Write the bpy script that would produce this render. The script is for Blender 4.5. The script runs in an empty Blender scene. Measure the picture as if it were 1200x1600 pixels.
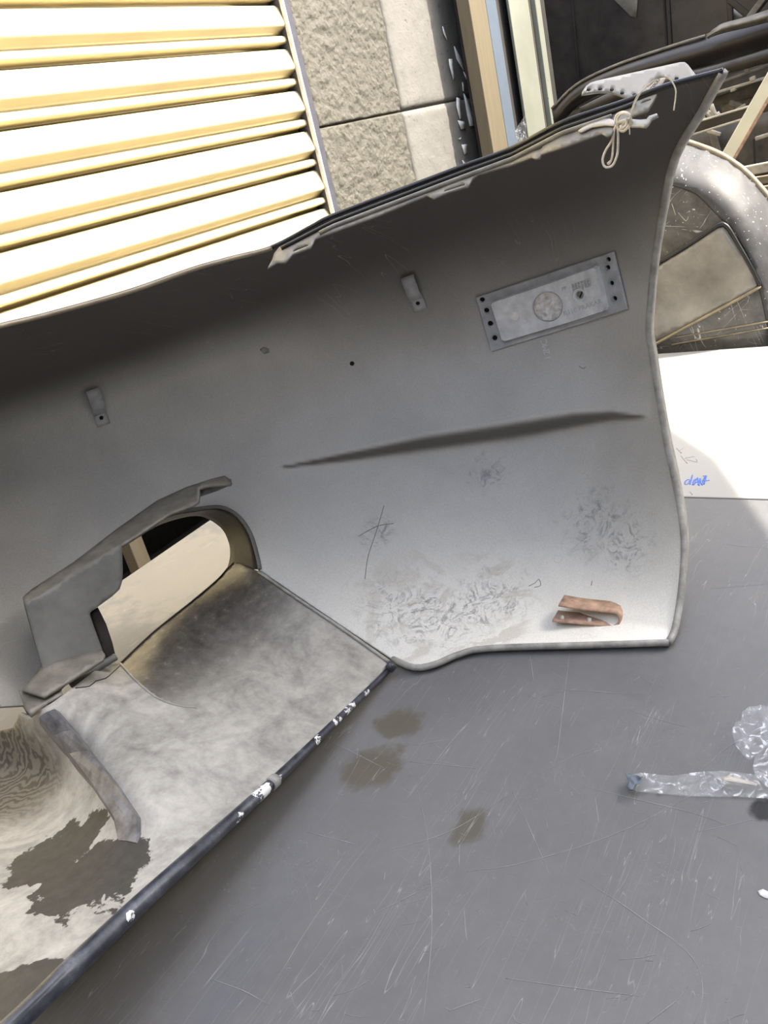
import bpy, math, random
import numpy as np
from mathutils import Matrix, Vector, noise as mnoise
from mathutils.geometry import delaunay_2d_cdt
random.seed(7); rng = np.random.default_rng(7)
S = bpy.context.scene
COL = S.collection

# ------------------------------------------------------------------ camera
F = 1303.0; H = 0.56                                   # focal length in px (1200 wide), eye height over the table top (z = 0)
def nz(v): v = np.array(v, float); return v/np.linalg.norm(v)
_d = nz((748, 2963, F)); _ex = np.array((918, -805, F)); _ex = nz(_ex-_d*np.dot(_ex, _d)); _ez = -_d; _ey = np.cross(_ez, _ex)
CM = np.array([_ex, _ey, _ez]); CC = np.array((0, 0, H))
cd = bpy.data.cameras.new('camera'); cam = bpy.data.objects.new('camera', cd); COL.objects.link(cam)
cd.sensor_fit = 'HORIZONTAL'; cd.sensor_width = 36; cd.lens = F/1200*36; cd.clip_start = .02
mw = Matrix.Identity(4)
for i in range(3):
    mw[i][0] = CM[i, 0]; mw[i][1] = -CM[i, 1]; mw[i][2] = -CM[i, 2]; mw[i][3] = CC[i]
cam.matrix_world = mw; S.camera = cam

# ------------------------------------------------------------------ sky, sun, exposure
SUN_AZ = nz((.45, -.90)); SUN_EL = math.radians(50)
w = bpy.data.worlds.new('sky'); S.world = w; w.use_nodes = True
nt = w.node_tree; nt.nodes.clear()
sky = nt.nodes.new('ShaderNodeTexSky'); sky.sky_type = 'NISHITA'; sky.sun_disc = False
sky.sun_elevation = SUN_EL; sky.sun_rotation = math.atan2(SUN_AZ[0], SUN_AZ[1]); sky.air_density = 1.0; sky.dust_density = 5.0
bg = nt.nodes.new('ShaderNodeBackground'); bg.inputs[1].default_value = 0.60
ow = nt.nodes.new('ShaderNodeOutputWorld')
hz_ = nt.nodes.new('ShaderNodeHueSaturation'); hz_.inputs['Saturation'].default_value = .62      # hazy sky
nt.links.new(sky.outputs[0], hz_.inputs['Color']); nt.links.new(hz_.outputs[0], bg.inputs[0]); nt.links.new(bg.outputs[0], ow.inputs[0])
sd = bpy.data.lights.new('sun', 'SUN'); sd.energy = 8.5; sd.angle = math.radians(.3); sd.color = (1, .93, .80)
so = bpy.data.objects.new('sun', sd); COL.objects.link(so)
sdir = np.array((SUN_AZ[0]*math.cos(SUN_EL), SUN_AZ[1]*math.cos(SUN_EL), math.sin(SUN_EL)))
so.rotation_euler = Vector(sdir).to_track_quat('Z', 'Y').to_euler(); so.location = (2, -4, 5)
S.view_settings.view_transform = 'Standard'; S.view_settings.look = 'None'
S.view_settings.gamma = 1; S.view_settings.use_curve_mapping = False; S.view_settings.exposure = 0.55

# ------------------------------------------------------------------ unprojection helpers (photo measurements -> places in the world)
def rays(x, y):
    x = np.asarray(x, float); y = np.asarray(y, float)
    v = np.stack([x-600, y-800, np.full_like(x, F)], -1); v /= np.linalg.norm(v, axis=-1, keepdims=True)
    return v@CM.T
def atR(x, y, r): return CC+rays(x, y)*np.asarray(r)[..., None]
def atZ(x, y, z=0.): q = rays(x, y); return CC+q*((np.asarray(z)-H)/q[..., 2])[..., None]
def atY(x, y, Y0): q = rays(x, y); return CC+q*(np.asarray(Y0)/q[..., 1])[..., None]
def atX(x, y, X0): q = rays(x, y); return CC+q*(np.asarray(X0)/q[..., 0])[..., None]
def pt(f, x, y, *a): return f(np.array([x], float), np.array([y], float), *[np.array([k], float) for k in a])[0]

class RBF:                                             # thin plate spline through (px, py, value)
    def __init__(s, pts):
        p = np.array(pts, float); s.c = p[:, :2]/1000; n = len(p)
        A = np.zeros((n+3, n+3)); A[:n, :n] = s.k(s.c, s.c)
        A[:n, n] = 1; A[:n, n+1:] = s.c; A[n, :n] = 1; A[n+1:, :n] = s.c.T
        s.w = np.linalg.solve(A+np.diag([1e-6]*n+[0]*3), np.r_[p[:, 2], 0, 0, 0])
    def k(s, a, b):
        d2 = ((a[:, None]-b[None])**2).sum(-1); return d2*np.log(d2+1e-12)
    def __call__(s, x, y):
        q = np.stack([np.ravel(x), np.ravel(y)], -1)/1000; n = len(s.c)
        o = np.concatenate([s.k(c, s.c)@s.w[:n] for c in np.array_split(q, max(1, len(q)//4000))]) if len(q) else np.zeros(0)
        return (o+s.w[n]+q@s.w[n+1:]).reshape(np.shape(x))

def sstep(a, b, x): t = np.clip((x-a)/(b-a), 0, 1); return t*t*(3-2*t)

# ------------------------------------------------------------------ object helpers
def link(o, parent=None):
    COL.objects.link(o)
    if parent:
        o.parent = parent; o.matrix_parent_inverse = parent.matrix_world.inverted() if parent.type != 'EMPTY' else Matrix.Translation(-parent.location)
    return o
def tag(o, label=None, cat=None, group=None, kind=None):
    if label: o['label'] = label
    if cat: o['category'] = cat
    if group: o['group'] = group
    if kind: o['kind'] = kind
    return o
def thing(name, loc, label=None, cat=None, group=None, kind=None):
    o = bpy.data.objects.new(name, None); o.empty_display_size = .05; o.location = Vector([float(v) for v in loc]); COL.objects.link(o)
    return tag(o, label, cat, group, kind)
def meshobj(name, V, Fc, m, parent=None, smooth=False):
    me = bpy.data.meshes.new(name); me.from_pydata([tuple(map(float, v)) for v in V], [], [tuple(map(int, f)) for f in Fc])
    if smooth: me.polygons.foreach_set('use_smooth', [True]*len(me.polygons))
    me.materials.append(m); me.update()
    return link(bpy.data.objects.new(name, me), parent)
def bevel(o, w, seg=2):
    b = o.modifiers.new('bevel', 'BEVEL'); b.width = w; b.segments = seg; b.limit_method = 'ANGLE'; b.angle_limit = math.radians(40); return o
def box(name, x0, x1, y0, y1, z0, z1, m, parent=None, bev=0.):
    V = [(x, y, z) for z in (z0, z1) for y in (y0, y1) for x in (x0, x1)]
    o = meshobj(name, V, [(0, 2, 3, 1), (4, 5, 7, 6), (0, 1, 5, 4), (2, 6, 7, 3), (0, 4, 6, 2), (1, 3, 7, 5)], m, parent)
    return bevel(o, bev) if bev else o
def beam(name, a, b, wid, dep, m, parent=None, upv=(0, 0, 1), bev=.002):   # square bar from a to b
    a = np.array(a, float); b = np.array(b, float); t = nz(b-a); s = np.cross(t, upv)
    if np.linalg.norm(s) < 1e-3: s = np.cross(t, (0, 1, 0))
    s = nz(s); u = nz(np.cross(s, t))
    V = [p+s*wid/2*i+u*dep/2*j for p in (a, b) for i, j in ((-1, -1), (1, -1), (1, 1), (-1, 1))]
    o = meshobj(name, V, [(3, 2, 1, 0), (4, 5, 6, 7)]+[(i, (i+1) % 4, 4+(i+1) % 4, 4+i) for i in range(4)], m, parent)
    return bevel(o, bev) if bev else o
def inpoly(px, py, poly):
    r = np.zeros(len(px), bool); n = len(poly)
    for i in range(n):
        x1, y1 = poly[i]; x2, y2 = poly[(i+1) % n]
        if y1 == y2: continue
        c = ((y1 > py) != (y2 > py)) & (px < (x2-x1)*(py-y1)/(y2-y1)+x1); r ^= c
    return r
def dens(poly, step, closed=True):
    out = []; n = len(poly)
    for i in range(n if closed else n-1):
        a = np.array(poly[i], float); b = np.array(poly[(i+1) % n], float); k = max(1, int(np.ceil(np.linalg.norm(b-a)/step)))
        out += [a+(b-a)*j/k for j in range(k)]
    if not closed: out.append(np.array(poly[-1], float))
    return out
def curve(pts, step=8, closed=False):                  # Catmull-Rom through pts, n-dimensional
    P = [np.array(p, float) for p in pts]; n = len(P); out = []
    for i in range(n if closed else n-1):
        p0 = P[i-1] if (closed or i > 0) else 2*P[0]-P[1]; p1 = P[i]; p2 = P[(i+1) % n]
        p3 = P[(i+2) % n] if (closed or i+2 < n) else 2*P[-1]-P[-2]
        k = max(2, int(np.linalg.norm(p2-p1)/step))
        for j in range(k):
            t = j/k; out.append(.5*((2*p1)+(p2-p0)*t+(2*p0-5*p1+4*p2-p3)*t*t+(3*p1-p0-3*p2+p3)*t**3))
    if not closed: out.append(P[-1])
    return out
def ellipse(cx, cy, rx, ry, ang=0, n=20):
    a = math.radians(ang); return [(cx+rx*math.cos(t)*math.cos(a)-ry*math.sin(t)*math.sin(a), cy+rx*math.cos(t)*math.sin(a)+ry*math.sin(t)*math.cos(a)) for t in np.linspace(0, 2*math.pi, n, endpoint=False)]
def sheet(name, outer, f, m, parent=None, holes=(), step=10, thick=.003, smooth=True, face=None, off=-1):
    """a sheet of real thickness: an outline (with holes) triangulated and laid on the surface f(x, y) -> 3D"""
    pts = []; edges = []
    for L in [outer]+list(holes):
        b = dens(L, step if len(L) < 60 else 1e9); k = len(pts); pts += b; edges += [(k+i, k+(i+1) % len(b)) for i in range(len(b))]
    o = np.array(outer, float); x0, y0 = o.min(0); x1, y1 = o.max(0)
    gx, gy = np.meshgrid(np.arange(x0+step*.5, x1, step), np.arange(y0+step*.5, y1, step*.87)); gx = gx.copy(); gx[1::2] += step*.5; gx = gx.ravel(); gy = gy.ravel()
    ok = inpoly(gx, gy, outer)
    for h in holes: ok &= ~inpoly(gx, gy, h)
    gx, gy = gx[ok], gy[ok]
    B = np.array(pts)
    if len(gx):
        keep = np.concatenate([(((c[:, None]-B[None])**2).sum(-1).min(1) > (step*.45)**2) for c in np.array_split(np.stack([gx, gy], -1), max(1, len(gx)//1500))])
        pts = pts+[np.array(p) for p in zip(gx[keep], gy[keep])]
    r = delaunay_2d_cdt([Vector((float(p[0]), float(p[1]))) for p in pts], edges, [], 0, 1e-5)
    V2 = np.array([(v.x, v.y) for v in r[0]]); T = np.array([t for t in r[2] if len(t) == 3])
    c = V2[T].mean(1); ok = inpoly(c[:, 0], c[:, 1], outer); e1 = V2[T[:, 1]]-V2[T[:, 0]]; e2 = V2[T[:, 2]]-V2[T[:, 0]]; ok &= np.abs(e1[:, 0]*e2[:, 1]-e1[:, 1]*e2[:, 0]) > .004*step*step
    for h in holes: ok &= ~inpoly(c[:, 0], c[:, 1], h)
    T = T[ok]; P = f(V2[:, 0], V2[:, 1])
    nrm = np.cross(P[T[:, 1]]-P[T[:, 0]], P[T[:, 2]]-P[T[:, 0]]); view = (CC-P[T].mean(1)) if face is None else np.tile(np.array(face, float), (len(T), 1))
    if (nrm*view).sum() < 0: T = T[:, ::-1]
    u = np.unique(T); mp = np.full(len(P), -1); mp[u] = np.arange(len(u))
    ob = meshobj(name, P[u], mp[T], m, parent, smooth)
    if thick:
        s = ob.modifiers.new('solid', 'SOLIDIFY'); s.thickness = thick; s.offset = off
    return ob
def proj(P):
    q = (np.asarray(P)-CC)@CM; return 600+F*q[:, 0]/q[:, 2], 800+F*q[:, 1]/q[:, 2]
def set_attr(o, name, fn):                             # one value per vertex: dusty or bare areas, and painted light and shade
    V = np.array([v.co[:] for v in o.data.vertices]); a = o.data.attributes.new(name, 'FLOAT', 'POINT'); a.data.foreach_set('value', np.asarray(fn(*proj(V)), np.float32))
def tube(name, P, rad, m, parent=None, n=8, closed=False, flat=1., upv=None, smooth=True, obj=True):
    P = [np.array(p, float) for p in P]; k = len(P); rad = rad if hasattr(rad, '__len__') else [rad]*k
    V = []; Fc = []; u = None
    for i in range(k):
        t = nz(P[(i+1) % k]-P[i-1]) if closed else nz(P[min(i+1, k-1)]-P[max(i-1, 0)])
        if u is None:
            a = np.array(upv, float) if upv is not None else (np.array((0, 0, 1.)) if abs(t[2]) < .9 else np.array((1., 0, 0)))
            u = nz(a-t*np.dot(a, t))
        else: u = nz(u-t*np.dot(u, t))
        s = np.cross(t, u)
        for j in range(n):
            an = 2*math.pi*j/n; V.append(P[i]+rad[i]*(s*math.cos(an)+u*flat*math.sin(an)))
    for i in range(k if closed else k-1):
        for j in range(n): a = i*n; b = ((i+1) % k)*n; Fc.append((a+j, a+(j+1) % n, b+(j+1) % n, b+j))
    if not closed: Fc += [tuple(range(n))[::-1], tuple(range((k-1)*n, k*n))]
    if not obj: return V, Fc
    return meshobj(name, V, Fc, m, parent, smooth)
def loft(name, secs, m, parent=None, closed=False, caps=False, smooth=True):
    n = len(secs[0]); V = [p for s in secs for p in s]; Fc = []
    for i in range(len(secs)-1):
        for j in range(n if closed else n-1): a = i*n; Fc.append((a+j, a+(j+1) % n, a+n+(j+1) % n, a+n+j))
    if caps: Fc += [tuple(range(n))[::-1], tuple(range(len(V)-n, len(V)))]
    return meshobj(name, V, Fc, m, parent, smooth)
def joined(name, parts, m, parent=None, smooth=True):  # several (V, F) pieces of one uncountable thing
    V = []; Fc = []
    for v, f in parts: k = len(V); V += list(v); Fc += [tuple(i+k for i in q) for q in f]
    return meshobj(name, V, Fc, m, parent, smooth)
def text_on(name, s, f, size, m, parent, thick=.0004, adv=1.0):   # lettering: f(u, v) -> 3D, u along the line, v up
    c = bpy.data.curves.new('t', 'FONT'); c.body = s; c.size = size; c.space_character = adv
    o = bpy.data.objects.new('t', c); COL.objects.link(o); me = bpy.data.meshes.new_from_object(o.evaluated_get(bpy.context.evaluated_depsgraph_get()))
    V = np.array([v.co[:2] for v in me.vertices]); T = [tuple(p.vertices) for p in me.polygons]
    bpy.data.objects.remove(o); bpy.data.curves.remove(c); bpy.data.meshes.remove(me)
    ob = meshobj(name, f(V[:, 0], V[:, 1]), T, m, parent)
    sm = ob.modifiers.new('solid', 'SOLIDIFY'); sm.thickness = thick; sm.offset = 0
    return ob

# ------------------------------------------------------------------ materials
class Mat:
    def __init__(s, name, base=(.5, .5, .5), rough=.5, metal=0., spec=.5):
        s.m = bpy.data.materials.new(name); s.m.use_nodes = True; s.t = s.m.node_tree; s.b = s.t.nodes['Principled BSDF']
        s.b.inputs['Base Color'].default_value = (*base, 1); s.b.inputs['Roughness'].default_value = rough; s.b.inputs['Metallic'].default_value = metal
        s.b.inputs['Specular IOR Level'].default_value = spec; s._p = None; s.h = None
    def node(s, ty, **k):
        n = s.t.nodes.new(ty)
        for a, v in k.items(): setattr(n, a, v)
        return n
    def set(s, sock, v):
        if isinstance(v, bpy.types.NodeSocket): s.t.links.new(v, sock)
        elif hasattr(v, '__len__') and len(v) == 3 and sock.type == 'RGBA': sock.default_value = (*v, 1)
        elif sock.type == 'RGBA' and not hasattr(v, '__len__'): sock.default_value = (v, v, v, 1)
        else: sock.default_value = v
    def pos(s):
        if s._p is None: s._p = s.node('ShaderNodeNewGeometry').outputs['Position']
        return s._p
    def map(s, scale=(1, 1, 1), rot=(0, 0, 0), loc=(0, 0, 0), vec=None):
        n = s.node('ShaderNodeMapping'); s.set(n.inputs[0], vec if vec is not None else s.pos()); n.inputs['Scale'].default_value = scale; n.inputs['Rotation'].default_value = rot; n.inputs['Location'].default_value = loc
        return n.outputs[0]
    def noise(s, scale=10, detail=4, rough=.55, dist=0, vec=None, color=False):
        n = s.node('ShaderNodeTexNoise'); s.set(n.inputs['Vector'], vec if vec is not None else s.pos()); n.inputs['Scale'].default_value = scale; n.inputs['Detail'].default_value = detail
        n.inputs['Roughness'].default_value = rough; n.inputs['Distortion'].default_value = dist; return n.outputs['Color' if color else 'Fac']
    def ramp(s, fac, stops, interp='LINEAR'):
        n = s.node('ShaderNodeValToRGB'); s.set(n.inputs[0], fac); e = n.color_ramp.elements; n.color_ramp.interpolation = interp
        while len(e) < len(stops): e.new(.5)
        for q, (p, c) in zip(e, stops): q.position = p; q.color = (*((c, c, c) if not hasattr(c, '__len__') else c), 1)
        return n.outputs[0]
    def math(s, op, a, b=0., clamp=False):
        n = s.node('ShaderNodeMath', operation=op, use_clamp=clamp); s.set(n.inputs[0], a); s.set(n.inputs[1], b); return n.outputs[0]
    def mix(s, fac, a, b, mode='MIX'):
        n = s.node('ShaderNodeMix', data_type='RGBA', blend_type=mode); s.set(n.inputs[0], fac); s.set(n.inputs[6], a); s.set(n.inputs[7], b); return n.outputs[2]
    def blob(s, c, r, amp=.5, nscale=30, soft=.25, sq=(1, 1, 1)):      # stain with a ragged outline around a point of the thing
        v = s.node('ShaderNodeVectorMath', operation='SUBTRACT'); s.set(v.inputs[0], s.pos()); v.inputs[1].default_value = tuple(map(float, c))
        q = s.node('ShaderNodeVectorMath', operation='MULTIPLY'); s.set(q.inputs[0], v.outputs[0]); q.inputs[1].default_value = tuple(k/r for k in sq)
        l = s.node('ShaderNodeVectorMath', operation='LENGTH'); s.set(l.inputs[0], q.outputs[0])
        d = s.math('ADD', l.outputs['Value'], s.math('MULTIPLY', s.math('SUBTRACT', s.noise(nscale, 5, .6), .5), amp*2))
        n = s.node('ShaderNodeMapRange', interpolation_type='SMOOTHSTEP'); s.set(n.inputs[0], d); n.inputs[1].default_value = 1; n.inputs[2].default_value = 1-soft; n.inputs[3].default_value = 0; n.inputs[4].default_value = 1
        return n.outputs[0]
    def lines(s, scale, stretch, ang, width=.012, keep=.55, seed=0):   # fine scratches: thin level lines of a stretched noise, broken up by a mask
        v = s.map((1, stretch, 1), (0, 0, ang), (seed*3.1, seed*1.7, 0))
        n = s.noise(scale, 2, .4, .3, v); a = s.math('ABSOLUTE', s.math('SUBTRACT', n, .5))
        l = s.math('SUBTRACT', 1, s.math('DIVIDE', a, width), True)
        k = s.ramp(s.noise(scale*1.3, 3, .6, 0, s.map((1, 1, 1), (0, 0, 0), (seed*5+2, 9, 4))), [(keep, 0), (keep+.1, 1)])
        return s.math('MULTIPLY', l, k)
    def attr(s, name): n = s.node('ShaderNodeAttribute'); n.attribute_name = name; return n.outputs['Fac']
    def color(s, v): s.set(s.b.inputs['Base Color'], v); return s
    def rough(s, v): s.set(s.b.inputs['Roughness'], v); return s
    def bump(s, h, strength=.3, dist=.002):
        n = s.node('ShaderNodeBump'); n.inputs['Strength'].default_value = strength; n.inputs['Distance'].default_value = dist; s.set(n.inputs['Height'], h)
        if s.h: s.set(n.inputs['Normal'], s.h)
        s.h = n.outputs[0]; s.set(s.b.inputs['Normal'], s.h); return s
def plain(name, base, rough=.5, metal=0., var=.15, scale=40, spec=.5, bump=0.):
    M = Mat(name, base, rough, metal, spec); n = M.noise(scale, 5, .6)
    M.color(M.ramp(n, [(.3, tuple(c*(1-var) for c in base)), (.7, tuple(min(1, c*(1+var)) for c in base))]))
    if bump: M.bump(n, bump, .002)
    return M.m

# ------------------------------------------------------------------ bumper surfaces (needed by its materials too)
SKIN_R = RBF([(1055,1005,.981),(1068,930,1.0),(1070,850,1.015),(1040,650,1.03),(1017,520,1.028),(1032,400,.995),(1060,240,.92),(1130,115,.85),
    (950,1012,.992),(850,1017,1.0),(850,950,1.042),(850,860,1.092),(850,740,1.138),(850,600,1.158),(850,470,1.145),(850,330,1.06),(850,205,.92),(960,740,1.095),(960,560,1.105),(960,400,1.06),(960,900,1.045),(985,158,.88),
    (640,1043,1.005),(640,960,1.062),(600,870,1.118),(600,740,1.168),(600,600,1.188),(600,500,1.175),(600,400,1.10),(600,305,.965),
    (410,895,1.10),(400,740,1.172),(400,600,1.18),(400,510,1.145),(400,440,1.06),(400,395,.975),(200,900,1.08),(200,780,1.135),(200,650,1.148),(200,560,1.11),(200,500,1.03),(200,457,.94),
    (0,1100,.985),(0,900,1.055),(0,760,1.10),(0,670,1.10),(0,590,1.03),(0,510,.91),(-150,560,.86),(-150,800,1.04),(-150,1110,.95),(100,1050,1.03)])
_cx = [425,530,668,800,896,956,1018]; _cy = [733,716,692.5,673.5,657,650,653]; _cw = [0,16,29,33,30,19,0]
def skin_r(x, y):
    r = SKIN_R(x, y); yc = np.interp(x, _cx, _cy); wd = np.interp(x, _cx, _cw, left=0, right=0)+1e-3
    up = 1-sstep(yc-wd*.5, yc+wd*.5, y); return r-up*np.exp(-np.clip(yc-y, 0, None)/170)*wd*.0016
def skin(x, y, w=0.):
    x = np.asarray(x, float); y = np.asarray(y, float); P = atR(x, y, skin_r(x, y))
    P = P+(CC-P)*(np.clip((.0075-P[..., 2])/(H-P[..., 2]), 0, 1))[..., None]      # never below the table top
    if np.isscalar(w) and w == 0: return P
    e = 4.; n = np.cross(atR(x, y+e, SKIN_R(x, y+e))-atR(x, y-e, SKIN_R(x, y-e)), atR(x+e, y, SKIN_R(x+e, y))-atR(x-e, y, SKIN_R(x-e, y)))
    n /= np.linalg.norm(n, axis=-1, keepdims=True); n *= np.sign((n*(CC-P)).sum(-1, keepdims=True))
    return P+n*np.asarray(w)[..., None]
RIM = [(188,1037),(240,988),(300,940),(340,906),(356,888)]
VAL_Z = RBF([(612,1042,.012),(520,1125,.022),(425,1215,.032),(320,1310,.042),(220,1395,.05),(100,1510,.056),(30,1575,.06),(-120,1720,.065),
    (404,893,.103),(460,936,.078),(540,990,.042),(356,888,.108),(300,940,.110),(240,988,.108),(188,1037,.104),(320,1000,.075),(380,950,.078),(270,1050,.080),(225,1075,.088),
    (250,1150,.075),(150,1080,.106),(60,1118,.115),(330,1130,.058),(440,1060,.045),(210,1220,.074),(20,1200,.020),(60,1300,.022),(150,1340,.046),(0,1400,.043),(-100,1300,.045),(-100,1500,.054),
    (0,1135,.070),(-150,1120,.085),(85,1215,.030),(300,1230,.052)])
def _rimdist(x, y):
    d = np.full(np.shape(x), 1e9)
    for (x1, y1), (x2, y2) in zip(RIM[:-1], RIM[1:]):
        t = np.clip(((x-x1)*(x2-x1)+(y-y1)*(y2-y1))/((x2-x1)**2+(y2-y1)**2), 0, 1); d = np.minimum(d, np.hypot(x-x1-t*(x2-x1), y-y1-t*(y2-y1)))
    return d
_VZ = VAL_Z
VAL_Z = lambda x, y: _VZ(x, y)+.042*np.clip((np.asarray(y, float)-1040)/420, 0, 1.15)
def val(x, y, w=0.):
    x = np.asarray(x, float); y = np.asarray(y, float); P = atZ(x, y, VAL_Z(x, y))
    t = np.clip(1-_rimdist(x, y)/62, 0, 1); q = rays(x, y); P = P+q*(.038*t**2.2)[..., None]
    return P-q*np.asarray(w)[..., None] if not np.isscalar(w) else P-q*w

# ------------------------------------------------------------------ materials of this place
def mk_skin():
    M = Mat('bumper_plastic', rough=.5); n = M.noise(6, 5, .6, .4); f = M.noise(420, 2, .5)
    d = M.attr('dust_shade'); d = M.math('MULTIPLY', d, M.math('ADD', .78, M.math('MULTIPLY', M.noise(9, 6, .65), .44)), True); low = M.attr('dust_light')
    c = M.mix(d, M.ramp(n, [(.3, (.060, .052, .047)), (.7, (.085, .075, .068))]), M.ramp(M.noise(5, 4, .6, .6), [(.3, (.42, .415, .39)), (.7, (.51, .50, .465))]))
    low = M.math('MULTIPLY', low, M.math('ADD', .5, M.math('MULTIPLY', M.noise(13, 6, .65), .9)), True); c = M.mix(low, c, (.76, .75, .69))
    for p, r, a in (((620,950), .075, .7), ((700,965), .07, .9), ((770,935), .06, .9), ((930,815), .06, .8), ((980,850), .05, .8), ((590,830), .035, .7), ((760,740), .04, .8)):
        b = M.math('MULTIPLY', M.blob(pt(skin, *p), r, a, 55, .8), M.ramp(M.noise(38, 6, .75, 3), [(.48, 0), (.62, .8)])); c = M.mix(b, c, (.22, .22, .215))
    for i, (an, st) in enumerate(((.5, 9), (1.6, 12), (2.6, 9))): c = M.mix(M.math('MULTIPLY', M.lines(5, st, an, .004, .56, i), .5), c, (.42, .41, .38))
    rings = M.node('ShaderNodeTexVoronoi', feature='F1'); M.set(rings.inputs['Vector'], M.pos()); rings.inputs['Scale'].default_value = 30
    rg = M.math('MULTIPLY', M.math('SUBTRACT', 1, M.math('DIVIDE', M.math('ABSOLUTE', M.math('SUBTRACT', rings.outputs['Distance'], .17)), .03), True), M.math('MULTIPLY', low, M.ramp(M.noise(7, 2), [(.5, 0), (.6, .6)])))
    c = M.mix(rg, c, (.46, .45, .40))
    c = M.mix(M.math('MULTIPLY', M.blob(pt(skin, 690, 958), .12, .25, 20, .12), M.math('MULTIPLY', M.attr('dust_light'), M.ramp(M.noise(16, 4, .6, 1), [(.5, 0), (.56, .55)]))), c, (.47, .44, .36))   # dried tide mark
    c = M.mix(.12, c, M.mix(1., c, M.ramp(M.noise(620, 2, .7), [(.3, .25), (.7, 1.9)]), 'MULTIPLY'))
    M.color(c).rough(M.ramp(n, [(.3, .42), (.7, .58)])); M.bump(f, .12, .0006); return M.m
def mk_val():
    M = Mat('valance_plastic', rough=.45); n = M.noise(16, 7, .68, .6); g = M.noise(75, 5, .7)
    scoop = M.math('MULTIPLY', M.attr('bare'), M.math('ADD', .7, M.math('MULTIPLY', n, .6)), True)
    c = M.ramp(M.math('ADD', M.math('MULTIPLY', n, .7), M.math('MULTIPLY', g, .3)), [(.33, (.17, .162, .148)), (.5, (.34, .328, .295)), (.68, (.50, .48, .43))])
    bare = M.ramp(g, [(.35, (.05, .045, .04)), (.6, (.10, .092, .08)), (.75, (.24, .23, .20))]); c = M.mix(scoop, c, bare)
    left = M.blob(pt(val, 25, 1215), .125, .25, 14, .6); wv = M.node('ShaderNodeTexWave', wave_type='RINGS', rings_direction='Z'); M.set(wv.inputs['Vector'], M.map((1, 1, 1), (0, 0, 0), tuple(-k for k in pt(val, -60, 1330))))  # hollow left of the rib: brush swirls, with its shade painted dark
    wv.inputs['Scale'].default_value = 38; wv.inputs['Distortion'].default_value = 14; wv.inputs['Detail'].default_value = 6; wv.inputs['Detail Scale'].default_value = 1.2
    c = M.mix(M.math('MULTIPLY', left, .92), c, M.ramp(wv.outputs[0], [(.2, (.055, .048, .042)), (.8, (.16, .148, .125))]))
    wet = M.math('MAXIMUM', M.blob(pt(val, 90, 1335), .046, .75, 38, .05), M.blob(pt(val, 140, 1372), .050, .8, 38, .05)); wet = M.math('MAXIMUM', wet, M.blob(pt(val, 20, 1590), .05, .4, 50, .08))
    c = M.mix(wet, c, M.ramp(g, [(.3, (.03, .028, .024)), (.7, (.055, .052, .045))]))
    M.color(c); M.rough(M.mix(scoop, .62, .34)); M.bump(g, .25, .0012); return M.m
def mk_lip():
    M = Mat('lip_plastic', rough=.3); n = M.noise(40, 6, .7); c = M.ramp(n, [(.35, (.012, .014, .02)), (.55, (.05, .055, .07)), (.75, (.17, .175, .19))])
    ch = None
    for p, r in (((548,1105), .011), ((575,1080), .006), ((410,1238), .011), ((376,1276), .006), ((432,1215), .006), ((205,1432), .0045), ((150,1490), .0025), ((100,1560), .0035), ((500,1155), .006), ((530,1125), .007)):
        b = M.blob(pt(val, *p), r, .6, 130, .05); ch = b if ch is None else M.math('MAXIMUM', ch, b)
    ch = M.math('MULTIPLY', ch, M.ramp(M.noise(110, 4, .7), [(.47, 0), (.50, 1)]))
    M.color(M.mix(ch, c, (.75, .76, .75))); M.bump(n, .3, .001); return M.m
def mk_table():
    M = Mat('table_laminate', rough=.4, spec=.3); n = M.noise(4, 6, .6, .5); f = M.noise(900, 2, .6); g = M.noise(60, 5, .7)
    c = M.ramp(M.math('ADD', M.math('MULTIPLY', n, .75), M.math('MULTIPLY', g, .25)), [(.3, (.112, .114, .119)), (.7, (.170, .171, .172))])
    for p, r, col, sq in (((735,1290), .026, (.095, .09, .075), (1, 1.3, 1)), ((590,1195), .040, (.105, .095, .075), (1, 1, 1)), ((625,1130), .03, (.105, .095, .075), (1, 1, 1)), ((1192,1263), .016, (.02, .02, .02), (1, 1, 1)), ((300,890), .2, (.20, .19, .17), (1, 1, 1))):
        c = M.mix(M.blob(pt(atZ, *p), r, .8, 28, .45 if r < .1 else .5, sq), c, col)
    s = None
    for i, (an, st, sc, wd) in enumerate(((.3, 22, 2.0, .0022), (1.2, 26, 1.6, .0018), (2.2, 24, 2.4, .002), (2.8, 20, 3.2, .003), (.9, 16, 5, .004), (1.9, 18, 6, .004))):
        l = M.lines(sc, st, an, wd, .52, i+3); s = l if s is None else M.math('MAXIMUM', s, l)
    cr = M.math('MULTIPLY', M.ramp(M.noise(180, 3, .7, 3), [(.60, 0), (.68, 1)]), M.ramp(M.noise(9, 4, .6), [(.5, 0), (.65, .45)]))
    c = M.mix(M.math('MULTIPLY', s, .5), c, (.42, .42, .41)); c = M.mix(cr, c, (.32, .32, .31))
    M.color(c); M.rough(M.ramp(n, [(.3, .42), (.7, .55)])); M.bump(f, .10, .0005); return M.m
def mk_paint(name, base, rust=(.16, .07, .03), amt=.68, rough=.5, scale=30, dark=.5):
    M = Mat(name, rough=rough); n = M.noise(scale, 6, .7); g = M.noise(5, 4, .6)
    c = M.ramp(g, [(.3, tuple(k*(1-dark*.4) for k in base)), (.7, base)]); M.color(M.mix(M.ramp(n, [(amt, 0), (amt+.04, 1)]), c, rust)); M.bump(n, .15, .001); return M.m
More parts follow.
